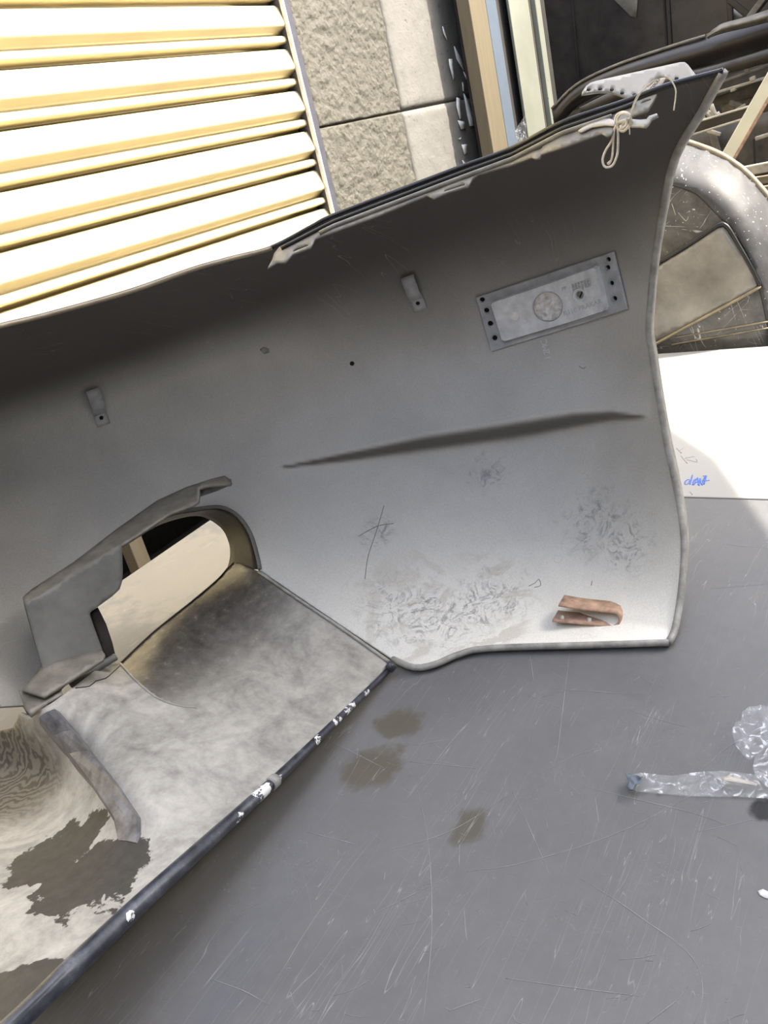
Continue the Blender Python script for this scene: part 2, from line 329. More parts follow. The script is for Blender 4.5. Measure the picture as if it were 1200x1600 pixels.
def mk_block(name, base, bs, sc):
    M = Mat(name, rough=.9, spec=.2); n = M.noise(sc, 8, .72); g = M.noise(7, 4, .6); p = M.noise(45, 3, .5)
    c = M.ramp(g, [(.3, tuple(k*.85 for k in base)), (.7, base)]); c = M.mix(M.ramp(p, [(.28, .75), (.36, 0)]), c, tuple(k*.4 for k in base)); M.color(c); M.bump(n, bs, .008); return M.m
def mk_clear(name, tint=(.95, .96, 1), alpha=.3, rough=.12):
    M = Mat(name, tint, rough, 0., 1.0); t = M.node('ShaderNodeBsdfTransparent'); x = M.node('ShaderNodeMixShader'); n = M.noise(85, 5, .65, 1.5)
    M.set(x.inputs[0], M.ramp(n, [(.40, alpha*.4), (.56, alpha), (.64, .55)])); M.t.links.new(t.outputs[0], x.inputs[1]); M.t.links.new(M.b.outputs[0], x.inputs[2])
    M.t.links.new(x.outputs[0], M.t.nodes['Material Output'].inputs[0]); M.bump(n, .5, .003); return M.m
def mk_wood(name, base):
    M = Mat(name, rough=.65); n = M.noise(9, 5, .6, 1.2, M.map((6, 6, .4))); M.color(M.ramp(n, [(.3, tuple(k*.8 for k in base)), (.7, base)])); M.bump(n, .15, .001); return M.m
def mk_fender():
    M = Mat('scratched_gloss', rough=.12, spec=.6); n = M.noise(14, 5, .6, 1.5); c = M.ramp(n, [(.3, (.05, .048, .046)), (.7, (.13, .125, .115))])
    s = None
    for i, (an, st, sc) in enumerate(((.3, 5, 6), (1.3, 6, 5), (2.3, 5, 7))):
        v = M.map((1, 1, 1), (an, .4*i, 0), (i, 2*i, 0)); q = M.map((1, st, 1), (0, 0, an), (0, 0, 0), v); k = M.math('ABSOLUTE', M.math('SUBTRACT', M.noise(sc, 2, .4, .5, q), .5))
        l = M.math('MULTIPLY', M.math('SUBTRACT', 1, M.math('DIVIDE', k, .004), True), M.ramp(M.noise(sc*2, 3, .6, 0, v), [(.54, 0), (.6, 1)])); s = l if s is None else M.math('MAXIMUM', s, l)
    sp = M.ramp(M.noise(150, 2, .5), [(.70, 0), (.74, 1)]); s = M.math('MAXIMUM', s, sp)
    M.color(M.mix(M.math('MULTIPLY', s, .8), c, (.75, .74, .70))); M.rough(M.mix(s, .16, .6)); M.bump(n, .12, .004); return M.m
def mk_silver():
    M = Mat('scratched_silver', rough=.5, spec=.25); n = M.noise(12, 5, .6, 1.2); M.color(M.mix(M.ramp(M.noise(120, 3, .6), [(.66, 0), (.70, .8)]), M.ramp(n, [(.3, (.045, .045, .047)), (.7, (.085, .085, .088))]), (.8, .79, .75))); M.bump(n, .15, .004); return M.m
MT = dict(
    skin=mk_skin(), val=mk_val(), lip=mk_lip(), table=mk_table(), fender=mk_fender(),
    flangeplate=plain('flange_grey', (.15, .153, .142), .6, 0, .25, 22, .4, .2), rim=plain('edge_grey', (.30, .295, .27), .5, 0, .35, 60), topedge=plain('gloss_black_edge', (.015, .015, .017), .18),
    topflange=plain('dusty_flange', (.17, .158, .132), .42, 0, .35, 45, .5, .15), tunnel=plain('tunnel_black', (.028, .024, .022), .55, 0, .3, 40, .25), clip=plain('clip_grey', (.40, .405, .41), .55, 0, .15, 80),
    lampplate=plain('bracket_grey', (.42, .435, .45), .55, 0, .22, 50, .4, .12), lampbox=plain('bracket_pale_grey', (.73, .745, .755), .5, 0, .2, 60, .4, .1), hole=plain('hole_dark', (.012, .011, .011), .8), emboss=plain('embossed_grey', (.56, .57, .58), .6),
    lit_film=plain('lit_film_pale', (.95, .88, .76), .3, 0, .45, 130, .5, .8), rust=plain('rusty_steel', (.42, .28, .20), .75, .1, .4, 70, .3, .3), rivet=plain('rivet_steel', (.42, .40, .34), .5, .5, .3, 120),
    whiteplastic=plain('white_plastic', (.46, .435, .39), .4, 0, .12, 30), paper=plain('label_paper', (.55, .48, .40), .8), ink=plain('black_ink', (.03, .03, .03), .7), string=plain('cotton_string', (.72, .66, .55), .9, 0, .2, 200),
    chalk=plain('white_marks', (.62, .62, .62), .8), scratch=plain('scratch_grey', (.27, .27, .27), .6), tape=mk_clear('clear_tape', (.85, .88, .9), .12), film=mk_clear('clear_film', (.9, .93, 1), .10),
    lit_hole=plain('lit_hole_white', (.95, .93, .86), .5), board=plain('white_melamine', (.30, .302, .295), .6, 0, .03, 6, .15), blue=plain('blue_pen', (.05, .13, .50), .6), pencil=plain('dark_scuff', (.27, .26, .25), .7), fleck=plain('sun_fleck_pale', (.92, .90, .84), .8),
    gold=plain('cream_shutter_paint', (.76, .66, .41), .42, 0, .06, 5), rail=plain('dark_rail', (.07, .07, .085), .5), railedge=plain('rail_edge', (.6, .58, .54), .4), mortar=plain('mortar', (.30, .27, .23), .95, 0, .3, 60, .2, .5),
    rough=mk_block('rough_block', (.155, .147, .122), 1.0, 90), smooth=mk_block('rendered_block', (.20, .193, .176), .5, 60), wood=mk_wood('pale_wood', (.17, .14, .09)), palestrip=plain('pale_blue_paint', (.11, .137, .175), .5, 0, .06, 20),
    post=mk_paint('cream_post_paint', (.25, .258, .215), amt=.66), postb=mk_paint('grey_post_paint', (.10, .088, .075), amt=.67), black=plain('black_panel_paint', (.045, .036, .03), .35, 0, .4, 12), gloss=plain('gloss_black_paint', (.020, .016, .014), .38, 0, .4, 9),
    junk=plain('dusty_dark_plastic', (.07, .062, .05), .55, 0, .5, 18), junk2=plain('grey_dirty_metal', (.17, .155, .13), .5, .2, .4, 25), brace=mk_paint('cream_brace_paint', (.78, .77, .62), amt=.70), rib=plain('dusty_rib', (.14, .14, .15), .45, 0, .6, 60, .5, .3), pale=plain('pale_trim', (.45, .41, .34), .5, 0, .3, 40), dark=plain('shed_dark', (.03, .027, .024), .9, 0, .3, 5),
    notice=plain('old_paper', (.30, .27, .21), .9, 0, .15, 40), floor=plain('yard_concrete', (.12, .11, .10), .9, 0, .25, 6), tarp=plain('grey_tarpaulin', (.25, .27, .30), .8, 0, .1, 3), steel=plain('steel_leg', (.30, .30, .31), .4, .6, .2, 30),
    brick=plain('brown_render', (.10, .085, .07), .9, 0, .2, 8), silver=mk_silver(), gasket=plain('black_gasket', (.012, .012, .012), .4), greyglass=plain('grey_glass', (.22, .205, .18), .12, 0, .35, 11, .6), tan=plain('tan_trim', (.25, .205, .135), .5, 0, .3, 30))

# ------------------------------------------------------------------ setting: yard floor, block wall, roller shutter
tag(box('floor', -3, 6, -3.5, 3.2, -.80, -.75, MT['floor']), 'grey concrete floor of the yard', None, None, 'structure')
WY = 1.6
def block(name, x0, x1, z0, z1, m, par, amp, seed, nx=70, front=WY):
    nzv = max(4, int(nx*(z1-z0)/(x1-x0))); xs = np.linspace(x0, x1, nx); zs = np.linspace(z0, z1, nzv); V = []; Fc = []
    for j, z in enumerate(zs):
        for i, x in enumerate(xs):
            e = min(i, nx-1-i, j, nzv-1-j); p = Vector((x*34, seed, z*34)); d = amp*mnoise.fractal(p, .75, 2.1, 4)+amp*.7*mnoise.noise(p*.25)
            V.append((x, front-(d if e else -.004), z))
    for j in range(nzv-1):
        for i in range(nx-1): a = j*nx+i; Fc.append((a, a+1, a+nx+1, a+nx))
    b = len(V); V += [(x0, front+.15, z0), (x1, front+.15, z0), (x1, front+.15, z1), (x0, front+.15, z1)]
    Fc += [tuple([b, b+1]+list(range(nx-1, -1, -1))), tuple([b+2, b+3]+[(nzv-1)*nx+i for i in range(nx)]), tuple([b+3, b]+[j*nx for j in range(nzv)]), tuple([b+1, b+2]+[j*nx+nx-1 for j in range(nzv-1, -1, -1)]), (b+3, b+2, b+1, b)]
    return meshobj(name, V, Fc, m, par, True)
tag(box('sky_block_front', -1.9, -1.75, -3.3, 2.85, -.75, 2.1, MT['brick']), 'added unseen brown wall behind the viewer, blocking low sky', None, None, 'structure')  # added out of view to cut off low sky behind the camera
tag(box('sky_block_right', -1.75, 4, -3.4, -3.25, -.75, 3.4, MT['brick']), 'added unseen brown wall on the right, blocking sky', None, None, 'structure')  # added unseen wall that keeps sky light off the right side
wall = tag(box('wall_back', 2.24, 3.66, WY+.014, WY+.16, -.75, 2.25, MT['mortar']), 'grey concrete block wall beside the shutter', None, None, 'structure')
z0 = -.75
for k, z1 in enumerate((-.15, .25, .65, 1.05, 1.45, 2.2)):
    block('block', 2.236, 2.732, z0+.002, z1-.002, MT['rough'], wall, .0045, k*3.3, 130)
    block('block', 2.738, 3.66, z0+.002, z1-.002, MT['smooth'], wall, .0025, 40+k*3.3, 60)
    z0 = z1
tag(box('wall_inner', -1, 2.6, 2.75, 2.85, -.75, 2.25, MT['dark']), 'dark wall deep inside the half open doorway', None, None, 'structure')
tag(box('wall_side', -1.1, -1, 1.55, 2.85, -.75, 2.25, MT['dark']), 'dark side wall inside the doorway', None, None, 'structure')
tag(box('wall_return', 3.56, 3.66, 1.76, 2.85, -.75, 2.25, MT['dark']), 'dark end of the block wall', None, None, 'structure')
tag(box('ceiling', -1.1, 3.66, 1.76, 2.85, 2.26, 2.32, MT['dark']), 'dark ceiling inside the doorway', None, None, 'structure')

sh = thing('roller_shutter', (1.2, WY+.02, .1), 'cream gold roller shutter of ribbed slats in bright sunlight', 'shutter')
prof = [(.110, .028), (.1095, .006), (.107, -.003), (.101, -.0075), (.090, -.0120), (.076, -.0165), (.064, -.0195), (.058, -.0200), (.0545, -.0175), (.0515, -.0105), (.046, .000), (.040, .0070), (.0335, .0090), (.0325, .002), (.030, -.007), (.025, -.0105), (.0195, -.0115), (.0165, -.0095), (.0145, -.0045), (.0135, .004), (.012, .014), (.008, .026), (.0, .028)]
def slat_mesh():
    V = []; Fc = []; n = len(prof)
    for x in (-1.0, 2.196):
        V += [(x, y, z) for z, y in prof]
    for i in range(n-1): Fc.append((i, i+1, n+i+1, n+i))
    me = bpy.data.meshes.new('slat'); me.from_pydata(V, [], Fc); me.polygons.foreach_set('use_smooth', [True]*len(me.polygons)); me.materials.append(MT['gold'])
    return me
sm_ = slat_mesh()
for k in range(-4, 16):
    o = bpy.data.objects.new('slat', sm_); link(o, sh); o.location = (0, WY+.018, .429+.11*k)
    s = o.modifiers.new('solid', 'SOLIDIFY'); s.thickness = .0015; s.offset = 1
box('bottom_bar', -1, 2.196, WY+.005, WY+.04, -.055, -.012, MT['rail'], sh, .004)
gr = box('guide_rail', 2.192, 2.236, WY-.004, WY+.06, -.75, 2.25, MT['rail'], sh, .003); box('rail_lip', 2.190, 2.199, WY-.012, WY+.0, -.75, 2.25, MT['railedge'], sh, .002)
tag(box('wooden_batten', .985, 1.022, 1.44, 1.475, -.75, .20, MT['wood'], None, .002), 'thin upright wooden batten seen through the fog lamp hole', 'batten')

# sun flecks on the shaded end of the wall, painted as thin pale sheets
fl = []
for poly in ([(692,41),(697,55),(699,63),(694,52)], [(702,92),(707,92),(711,118),(709,125),(703,102)], [(710,72),(719,88),(727,108),(725,110),(714,92)], [(725,112),(731,122),(729,124)], [(723,128),(727,143),(724,142)], [(714,152),(719,154),(722,184),(719,186),(714,165)], [(725,146),(730,154),(744,193),(743,196),(735,197),(731,180)], [(716,188),(726,190),(728,200),(721,202)], [(722,226),(730,225),(731,238),(726,241)], [(717,217),(721,214),(720,218)], [(754,183),(758,189),(758,193)], [(723,250),(728,256),(725,257)]):
    x, y = np.array(poly, float).T; o = sheet('sun_fleck', poly, lambda a, b: atY(a, b, np.full(np.shape(a), WY-.006)), MT['fleck'], wall, step=12, thick=.003)

# ------------------------------------------------------------------ posts in front of the wall
tp = thing('timber_post', (3.19, 1.45, -.75), 'pale timber post with a light blue painted side against the block wall', 'post')
def vface(x0, x1, y, X=None): return None
def post_px(name, pxa, pxb, y, Yd, dep, m, par, z0=-.75, z1=2.2):      # upright between two image columns, at distance Yd
    a = pt(atY, pxa, y, Yd); b = pt(atY, pxb, y, Yd); return box(name, a[0], b[0], Yd, Yd+dep, z0, z1, m, par, .003)
post_px('timber', 752, 777, 120, 1.47, .05, MT['wood'], tp); post_px('painted_side', 777.3, 793, 120, 1.47, .06, MT['palestrip'], tp)
tag(box('shade_board', 3.17, 4.0, 1.535, 1.555, -.75, 2.2, MT['dark'], None, .002), 'added dark board between the two posts, casting shade on the wall', 'board')  # added to widen the shadow on the wall behind
ap = thing('angle_post', (3.7, 1.5, -.75), 'cream painted steel angle post with rust specks behind the bumper', 'post')
post_px('web', 812, 842, 120, 1.50, .012, MT['post'], ap); post_px('inner_flange', 842.3, 852, 120, 1.505, .02, MT['postb'], ap); post_px('outer_flange', 852.3, 860, 120, 1.485, .035, MT['post'], ap)
# shed behind, with stored car parts
BX = 4.6
tag(box('wall_shed', BX, BX+.1, -1.6, 2.85, -.75, 2.0, MT['black']), 'black panelled back wall of the storage shed', None, None, 'structure')
tag(box('sun_block_shed_side', 3.2, BX, -1.7, -1.6, -.75, 2.0, MT['dark']), 'added unseen dark side wall of the shed, blocking the sun', None, None, 'structure')  # added out of view to stop sun entering from the side
tag(box('shade_roof_shed', 3.2, BX+.1, -1.7, .45, 1.75, 1.80, MT['dark']), 'added unseen dark roof of the shed, shading the stored parts', None, None, 'structure')  # added out of view, sized to shade the parts but not the posts
def px_beam(name, a, b, X0, X1, wid, dep, m, par=None, bev=.003): return beam(name, pt(atX, *a, X0), pt(atX, *b, X1), wid, dep, m, par, (0, 0, 1), bev)
ws = bpy.data.objects['wall_shed']
px_beam('panel_joint', (1041,-60), (1050,90), BX-.006, BX-.006, .012, .012, MT['gloss'], ws); px_beam('panel_joint', (1034,-60), (1043,90), BX-.006, BX-.006, .010, .010, MT['dark'], ws); px_beam('panel_joint', (892,-20), (904,120), BX-.004, BX-.004, .006, .006, MT['dark'], ws)
tag(sheet('paper_notice', [(945,-40),(1000,-40),(994,28),(985,25),(960,0)], lambda x, y: atX(x, y, np.full(np.shape(x), BX-.008)), MT['notice'], step=20, thick=.001), 'torn brown paper notice on the black panel', 'notice')

# ------------------------------------------------------------------ car parts stored in the shed
def ribbon3(name, top, bot, X0, bulge, m, par=None, thick=.004):     # long moulded part between an upper and a lower line
    n = 9; secs = []
    T = curve([(*p,) for p in top], 12); B = curve([(*p,) for p in bot], 12); k = min(len(T), len(B))
    T = [T[int(i*(len(T)-1)/(k-1))] for i in range(k)]; B = [B[int(i*(len(B)-1)/(k-1))] for i in range(k)]
    for a, b in zip(T, B):
        s = []
        for j in range(n):
            t = j/(n-1); q = a+(b-a)*t; s.append(pt(atX, q[0], q[1], X0-bulge*math.sin(math.pi*(t*.85+.1))))
        secs.append(s)
    o = loft(name, secs, m, par); sm = o.modifiers.new('solid', 'SOLIDIFY'); sm.thickness = thick; sm.offset = -1; return o
sb = thing('stored_bumper', pt(atX, 1040, 130, 3.15), 'long glossy black car bumper stored in the dark shed', 'bumper')
ribbon3('bumper_skin', [(862,172),(900,134),(960,104),(1050,73),(1102,57),(1210,18),(1330,-30),(1420,-58)], [(868,205),(905,165),(965,138),(1055,115),(1110,102),(1210,72),(1330,28),(1420,0)], 3.15, .07, MT['gloss'], sb)
tube('top_lip', [pt(atX, *p, 3.12) for p in curve([(862,170),(900,133),(960,103),(1050,72),(1102,56)], 12)], .005, MT['junk2'], sb)
ribbon3('lower_grille', [(905,168),(965,140),(1055,117),(1110,104),(1210,74),(1340,34)], [(908,182),(968,156),(1058,134),(1112,122),(1214,94),(1340,54)], 3.2, .02, MT['junk'], sb)
tag(ribbon3('mirror_housing', [(1103,56),(1125,38),(1160,28),(1210,12)], [(1106,60),(1130,52),(1165,44),(1212,32)], 3.05, .05, MT['junk2'], thick=.01), 'dirty grey mirror housing resting on the stored black bumper', 'mirror')
sw = thing('car_window', pt(atX, 1150, 20, 3.55), 'small triangular quarter window lit white at the top right', 'window')
sheet('pane', [(1140,8),(1163,25),(1142,31)], lambda x, y: atX(x, y, np.full(np.shape(x), 3.6)), MT['whiteplastic'], sw, step=20, thick=.004)
px_beam('frame_bar', (1139,-20), (1142,36), 3.58, 3.58, .02, .02, MT['gloss'], sw); px_beam('frame_bar', (1140,0), (1176,30), 3.5, 3.5, .02, .02, MT['gloss'], sw)
tag(px_beam('grey_strut', (1172,28), (1204,-14), 3.4, 3.4, .06, .02, MT['junk2']), 'grey metal strut leaning in the top right corner', 'strut')
def stored(name, a, b, X0, wid, dep, m, label, cat='car part', par=None): return tag(px_beam(name, a, b, X0, X0, dep, wid, MT[m]), label, cat)
eng = thing('engine_subframe', pt(atX, 1110, 165, 3.0), 'dark dusty radiator frame with cross bars and slots behind the bumper tip', 'car part')
for i, (a, b, wd, m, X0) in enumerate((((868,196),(1040,128),.05,'junk',3.05), ((868,178),(960,146),.018,'dark',3.0), ((1090,150),(1215,104),.045,'junk',3.08), ((1085,143),(1215,97),.008,'junk2',3.0), ((1115,146),(1215,116),.008,'pale',2.98), ((1100,160),(1215,131),.04,'junk',3.12), ((1095,140),(1140,128),.03,'junk2',3.1), ((1128,172),(1180,150),.03,'junk2',3.15), ((1140,160),(1165,170),.015,'junk2',3.05), ((1150,176),(1166,166),.02,'pale',2.95), ((1165,100),(1168,114),.012,'junk2',2.95), ((1172,125),(1180,121),.012,'pale',2.95), ((1142,142),(1150,139),.008,'pale',2.95), ((872,212),(905,160),.05,'junk',3.1), ((905,200),(935,150),.05,'junk',3.12))):
    px_beam('cross_bar', a, b, X0+.28, X0+.28, .02, wd*1.09, MT[m], eng, .002)
hs = [((1096,178),(1100,188),(1108,197)), ((1102,168),(1108,180),(1117,190)), ((1106,174),(1113,184),(1122,188)), ((1111,163),(1116,176),(1124,185)), ((1120,176),(1124,182),(1128,186))]
for i, h in enumerate(hs):
    tube('pale_hose', [pt(atX, *p, 2.9-.01*i) for p in curve(h, 4)], .007, MT['pale'], eng)
rk = thing('storage_rack', pt(atX, 1125, 245, 2.5), 'cream painted rack with a diagonal brace right of the bumper tip', 'rack')
b0 = pt(atX, 1128, 262, 2.45); b1 = pt(atX, 1226, 90, 2.45); beam('diagonal_brace', b0+(b0-b1)*.6, b1+(b1-b0)*.7, .036, .010, MT['brace'], rk, (1, 0, 0)); beam('brace_flange', b0+(b0-b1)*.6+np.array((-.004, -.012, -.011)), b1+(b1-b0)*.7+np.array((-.004, -.012, -.011)), .008, .005, MT['rust'], rk, (1, 0, 0), .0008)
px_beam('rail', (1030,215), (1340,123), 2.75, 2.75, .02, .03, MT['gloss'], rk); px_beam('rail_edge', (1030,208), (1340,116), 2.74, 2.74, .008, .006, MT['pale'], rk); px_beam('rail_edge', (1070,214), (1160,186), 2.74, 2.74, .008, .006, MT['pale'], rk)
px_beam('shelf_rail', (1040,291), (1340,234), 2.55, 2.55, .02, .025, MT['pale'], rk); px_beam('shelf_rail', (1060,301), (1340,258), 2.57, 2.57, .02, .02, MT['tan'], rk); px_beam('shelf_rail', (1060,317), (1340,271), 2.6, 2.6, .02, .015, MT['tan'], rk)
def drop(name, x, y, X0, par, m='junk2', wd=.03):
    p = pt(atX, x, y, X0); box(name, X0-wd/2, X0+wd/2, p[1]-wd/2, p[1]+wd/2, -.75, p[2], MT[m], par, .002)
drop('upright', 1036, 213, 2.77, rk, 'post'); drop('upright', 1335, 122, 2.77, rk, 'post'); drop('upright', 1045, 290, 2.59, rk, 'post'); drop('upright', 1335, 236, 2.59, rk, 'post')
drop('leg', 930, 195, 3.2, sb); drop('leg', 1330, 60, 3.2, sb); drop('side_post', 1010, 170, 3.36, eng); drop('side_post', 1222, 112, 3.36, eng)
dp = thing('stored_door_panel', pt(atX, 1150, 240, 3.0), 'dusty brown door card standing below the rack rail', 'car part')
sheet('card', [(1060,212),(1260,158),(1260,262),(1060,310)], lambda x, y: atX(x, y, np.full(np.shape(x), 3.0)), MT['junk'], dp, step=30, thick=.02)
px_beam('moulding', (1112,205), (1122,240), 2.97, 2.97, .02, .02, MT['junk2'], dp); px_beam('moulding', (1180,217), (1215,206), 2.95, 2.95, .01, .012, MT['pale'], dp); px_beam('moulding', (1178,216), (1180,262), 2.97, 2.97, .01, .006, MT['dark'], dp); px_beam('moulding', (1105,204), (1126,210), 2.94, 2.94, .01, .012, MT['pale'], dp)
sheet('clear_wrap', [(804,205),(822,178),(824,225),(803,238)], lambda x, y: atY(x, y, 1.505+.01*np.sin(x*.5)*np.cos(y*.4)), MT['film'], bpy.data.objects['angle_post'], step=5, thick=.0005)

# ------------------------------------------------------------------ scratched glossy car panel behind the white board
FX = 1.90
ARC = curve([(1062,218),(1085,225),(1120,238),(1143,251),(1166,268),(1186,289),(1204,312),(1228,360),(1246,430),(1252,500),(1252,552)], 8)
BAND = curve([(1030,284),(1057,291),(1087,302),(1117,331),(1141,356),(1166,392),(1181,428),(1192,470),(1202,520),(1206,552)], 8)
def _arcd(x, y, C): C = np.array(C); return np.sqrt(np.min((np.ravel(x)[:, None]-C[None, :, 0])**2+(np.ravel(y)[:, None]-C[None, :, 1])**2, 1)).reshape(np.shape(x))
def fen(x, y, lift=0.):
    d = _arcd(x, y, ARC); t = np.clip(1-d/70, 0, 1)            # the shoulder rolls away towards the outer arc
    b = (np.clip((545-np.asarray(y, float))/330, 0, 1))
    return atX(x, y, FX+.10*t**1.7+.05*b*b-lift)
fn = thing('glossy_car_panel', pt(atX, 1110, 548, FX), 'scratched glossy car side panel with framed grey window behind the white board', 'car panel')
out = [(960,300),(1000,240)]+[tuple(p) for p in ARC]+[(1252,556),(960,562)]
sheet('panel_body', out, fen, MT['fender'], fn, step=8, thick=.006)
sheet('shoulder_band', [tuple(p) for p in ARC]+[tuple(p) for p in BAND[::-1]], lambda x, y: fen(x, y, .003), MT['silver'], fn, step=8, thick=.003)
tube('outer_rim', [pt(fen, p[0], p[1])+np.array((-.009, 0, 0)) for p in ARC[::2]], .0075, MT['tan'], fn)
inset = [(975,447),(1027,417),(1075,388),(1122,357),(1130,355),(1136,361),(1150,383),(1166,410),(1178,434),(1183,446),(1178,452),(1100,494),(1025,534),(975,560)]
sheet('window_glass', inset, lambda x, y: fen(x, y, .006), MT['greyglass'], fn, step=9, thick=.004)
box('lower_body', FX+.012, FX+.10, .27, .66, -.75, -.004, MT['fender'], fn, .01)
tube('window_gasket', [pt(fen, *p)-np.array((.006, 0, 0)) for p in curve([(1000,427),(1027,411),(1075,382),(1122,351),(1133,350),(1141,358),(1155,382),(1171,410),(1183,434),(1190,448)], 8)], .0042, MT['gasket'], fn)
tube('window_sill', [pt(fen, *p)-np.array((.007, 0, 0)) for p in curve([(1015,542),(1060,517),(1110,490),(1160,463),(1190,446)], 10)], .0035, MT['tan'], fn)
tube('band_seam', [pt(fen, *p)-np.array((.001, 0, 0)) for p in BAND[::2]], .0018, MT['gasket'], fn)
for a, b in (((1055,527),(1230,497)), ((1050,538),(1230,507))): tube('body_crease', [pt(fen, *p)-np.array((.002, 0, 0)) for p in curve([a, b], 15)], .002, MT['tan'], fn)
scr = []
for q in ([(1104,286),(1122,281),(1140,270)], [(1098,288),(1108,286),(1116,289)], [(1117,283),(1119,276),(1121,284),(1118,291)], [(1136,266),(1148,278),(1159,288)], [(1140,341),(1155,325),(1168,310),(1176,303)], [(1068,438),(1074,441),(1094,444)], [(1070,430),(1072,436)], [(1085,392),(1076,396),(1068,405)], [(1196,340),(1188,320),(1178,305)], [(1140,305),(1150,303),(1152,307)], [(1062,250),(1082,262),(1098,248)], [(1185,415),(1190,425),(1197,420)], [(1060,332),(1072,345),(1076,338)], [(1050,318),(1056,336)], [(1192,440),(1196,470)]):
    scr.append(tube('', [pt(fen, *p)-np.array((.001, 0, 0)) for p in curve(q, 5)], .0009, None, n=4, obj=False))
tag(joined('surface_scratches', scr, MT['pale'], fn), None, None, None, 'stuff')

# ------------------------------------------------------------------ white board beyond the table
wb = thing('white_board', (1.5, .1, -.75), 'white melamine board lying level beyond the black table', 'board')
box('board', 1.135, 1.862, -.75, .95, -.022, -.0015, MT['board'], wb, .002); 
for x in (1.22, 1.78):
    for y in (-.65, .85): box('leg', x-.02, x+.02, y-.02, y+.02, -.75, -.022, MT['steel'], wb, .002)
zb = lambda x, y: atZ(x, y, np.full(np.shape(x), -.0012))
ink = [[(1077,749),(1073,750),(1070,754),(1071,757),(1075,756),(1078,750)], [(1082,742),(1080,750),(1078,757)], [(1082,758),(1084,751),(1088,748)], [(1084,758),(1087,751),(1090,746)], [(1090,746),(1091,752),(1091,758)], [(1086,755),(1093,751)], [(1092,759),(1093,752),(1094,747)], [(1094,747),(1095,753),(1097,758)], [(1097,758),(1099,750),(1102,744)], [(1098,744),(1104,743)], [(1104,743),(1102,750),(1100,757)], [(1097,751),(1103,751),(1109,750)]]
hw = joined('handwriting', [tube('', [pt(zb, *p) for p in curve(q, 1.5)], .0010, None, n=5, obj=False, flat=.4, upv=(0, 0, 1)) for q in ink], MT['blue'], wb); hw['label'] = 'blue pen scrawl d r N 7'
sc_ = [[(1057,700),(1065,708)], [(1064,712),(1074,724)], [(1070,716),(1085,713)], [(1072,718),(1090,722)], [(1078,768),(1082,773)], [(1062,704),(1067,700)], [(1088,716),(1089,720)]]
tag(joined('pencil_scuffs', [tube('', [pt(zb, *p) for p in curve(q, 3)], .0007, None, n=4, obj=False, flat=.4, upv=(0, 0, 1)) for q in sc_], MT['pencil'], wb), None, None, None, 'stuff')

# ------------------------------------------------------------------ black table
tb = thing('work_table', (.3, .35, -.75), 'black scratched laminate table top under the bumper', 'table')
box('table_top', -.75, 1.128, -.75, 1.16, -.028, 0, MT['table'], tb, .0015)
for x in (-.65, 1.03):
    for y in (-.65, 1.06): box('leg', x-.025, x+.025, y-.025, y+.025, -.75, -.028, MT['steel'], tb, .002)
tz = lambda x, y, z=.0002: atZ(x, y, np.full(np.shape(x), z))
long_ = [[(642,1205),(655,1245),(668,1310),(674,1390),(674,1470),(667,1540),(660,1600)], [(1085,1240),(1040,1265),(980,1295),(900,1325),(800,1352),(728,1362)], [(900,1368),(960,1405),(1010,1440),(1060,1475),(1090,1510),(1098,1555),(1085,1600)], [(790,1528),(880,1541),(1005,1557)], [(800,1235),(830,1300),(862,1375)], [(912,1228),(990,1248),(1075,1268),(1140,1290)], [(718,1320),(717,1355)], [(725,1420),(728,1460),(730,1470)], [(890,1020),(880,1100),(870,1180),(862,1200)], [(645,1165),(700,1155)], [(640,1190),(745,1200)], [(985,1110),(1050,1130),(1090,1140)], [(1100,1200),(1140,1165),(1200,1135)], [(828,1025),(834,1065)], [(840,1210),(900,1180),(940,1168)], [(690,1170),(680,1165)], [(755,1560),(700,1580)], [(1010,1600),(1060,1560),(1075,1540)], [(600,1330),(700,1300),(800,1240)], [(560,1440),(640,1400),(700,1370)], [(330,1530),(380,1548),(420,1570)], [(480,1300),(520,1310),(560,1320)], [(520,1160),(600,1200)], [(930,1245),(936,1290)], [(1090,1300),(1180,1280)], [(860,1075),(990,1085)], [(1130,850),(1190,856)], [(1110,920),(1200,912)]]
parts = []
for q in long_:
    c = curve(q, 9); n = len(c); parts.append(tube('', [pt(tz, *p) for p in c], [.00045*(.35+.65*math.sin(math.pi*(i+.4)/n))*random.uniform(.6, 1.1) for i in range(n)], None, n=4, obj=False, flat=.25, upv=(0, 0, 1)))
for _ in range(170):
    x = random.uniform(420, 1200); y = random.uniform(1030, 1600)
    if (x < 640 and y < 1700-x) : continue
    a = random.choice([.35, .5, 2.6, 2.9, 1.4, -.2, random.uniform(0, 3.1)]); L = random.choice([8, 12, 20, 35, 60]); k = random.uniform(-.25, .25)
    c = [(x+L*t*math.cos(a+k*t), y+L*t*math.sin(a+k*t)) for t in (0, .35, .7, 1)]
    parts.append(tube('', [pt(tz, *p) for p in c], [random.uniform(.0001, .00024)]*4, None, n=4, obj=False, flat=.3, upv=(0, 0, 1)))
tag(joined('surface_scratches', parts, MT['scratch'], tb), None, None, None, 'stuff')
sp = []
for p, r in (((1192,1395), 7), ((1195,1400), 6), ((1187,1392), 5)): sp.append(p)
tag(sheet('paint_splash', [(1184,1392),(1192,1389),(1203,1394),(1204,1405),(1194,1402),(1187,1398)], lambda x, y: tz(x, y, .0008), MT['chalk'], tb, step=6, thick=.0006), None)
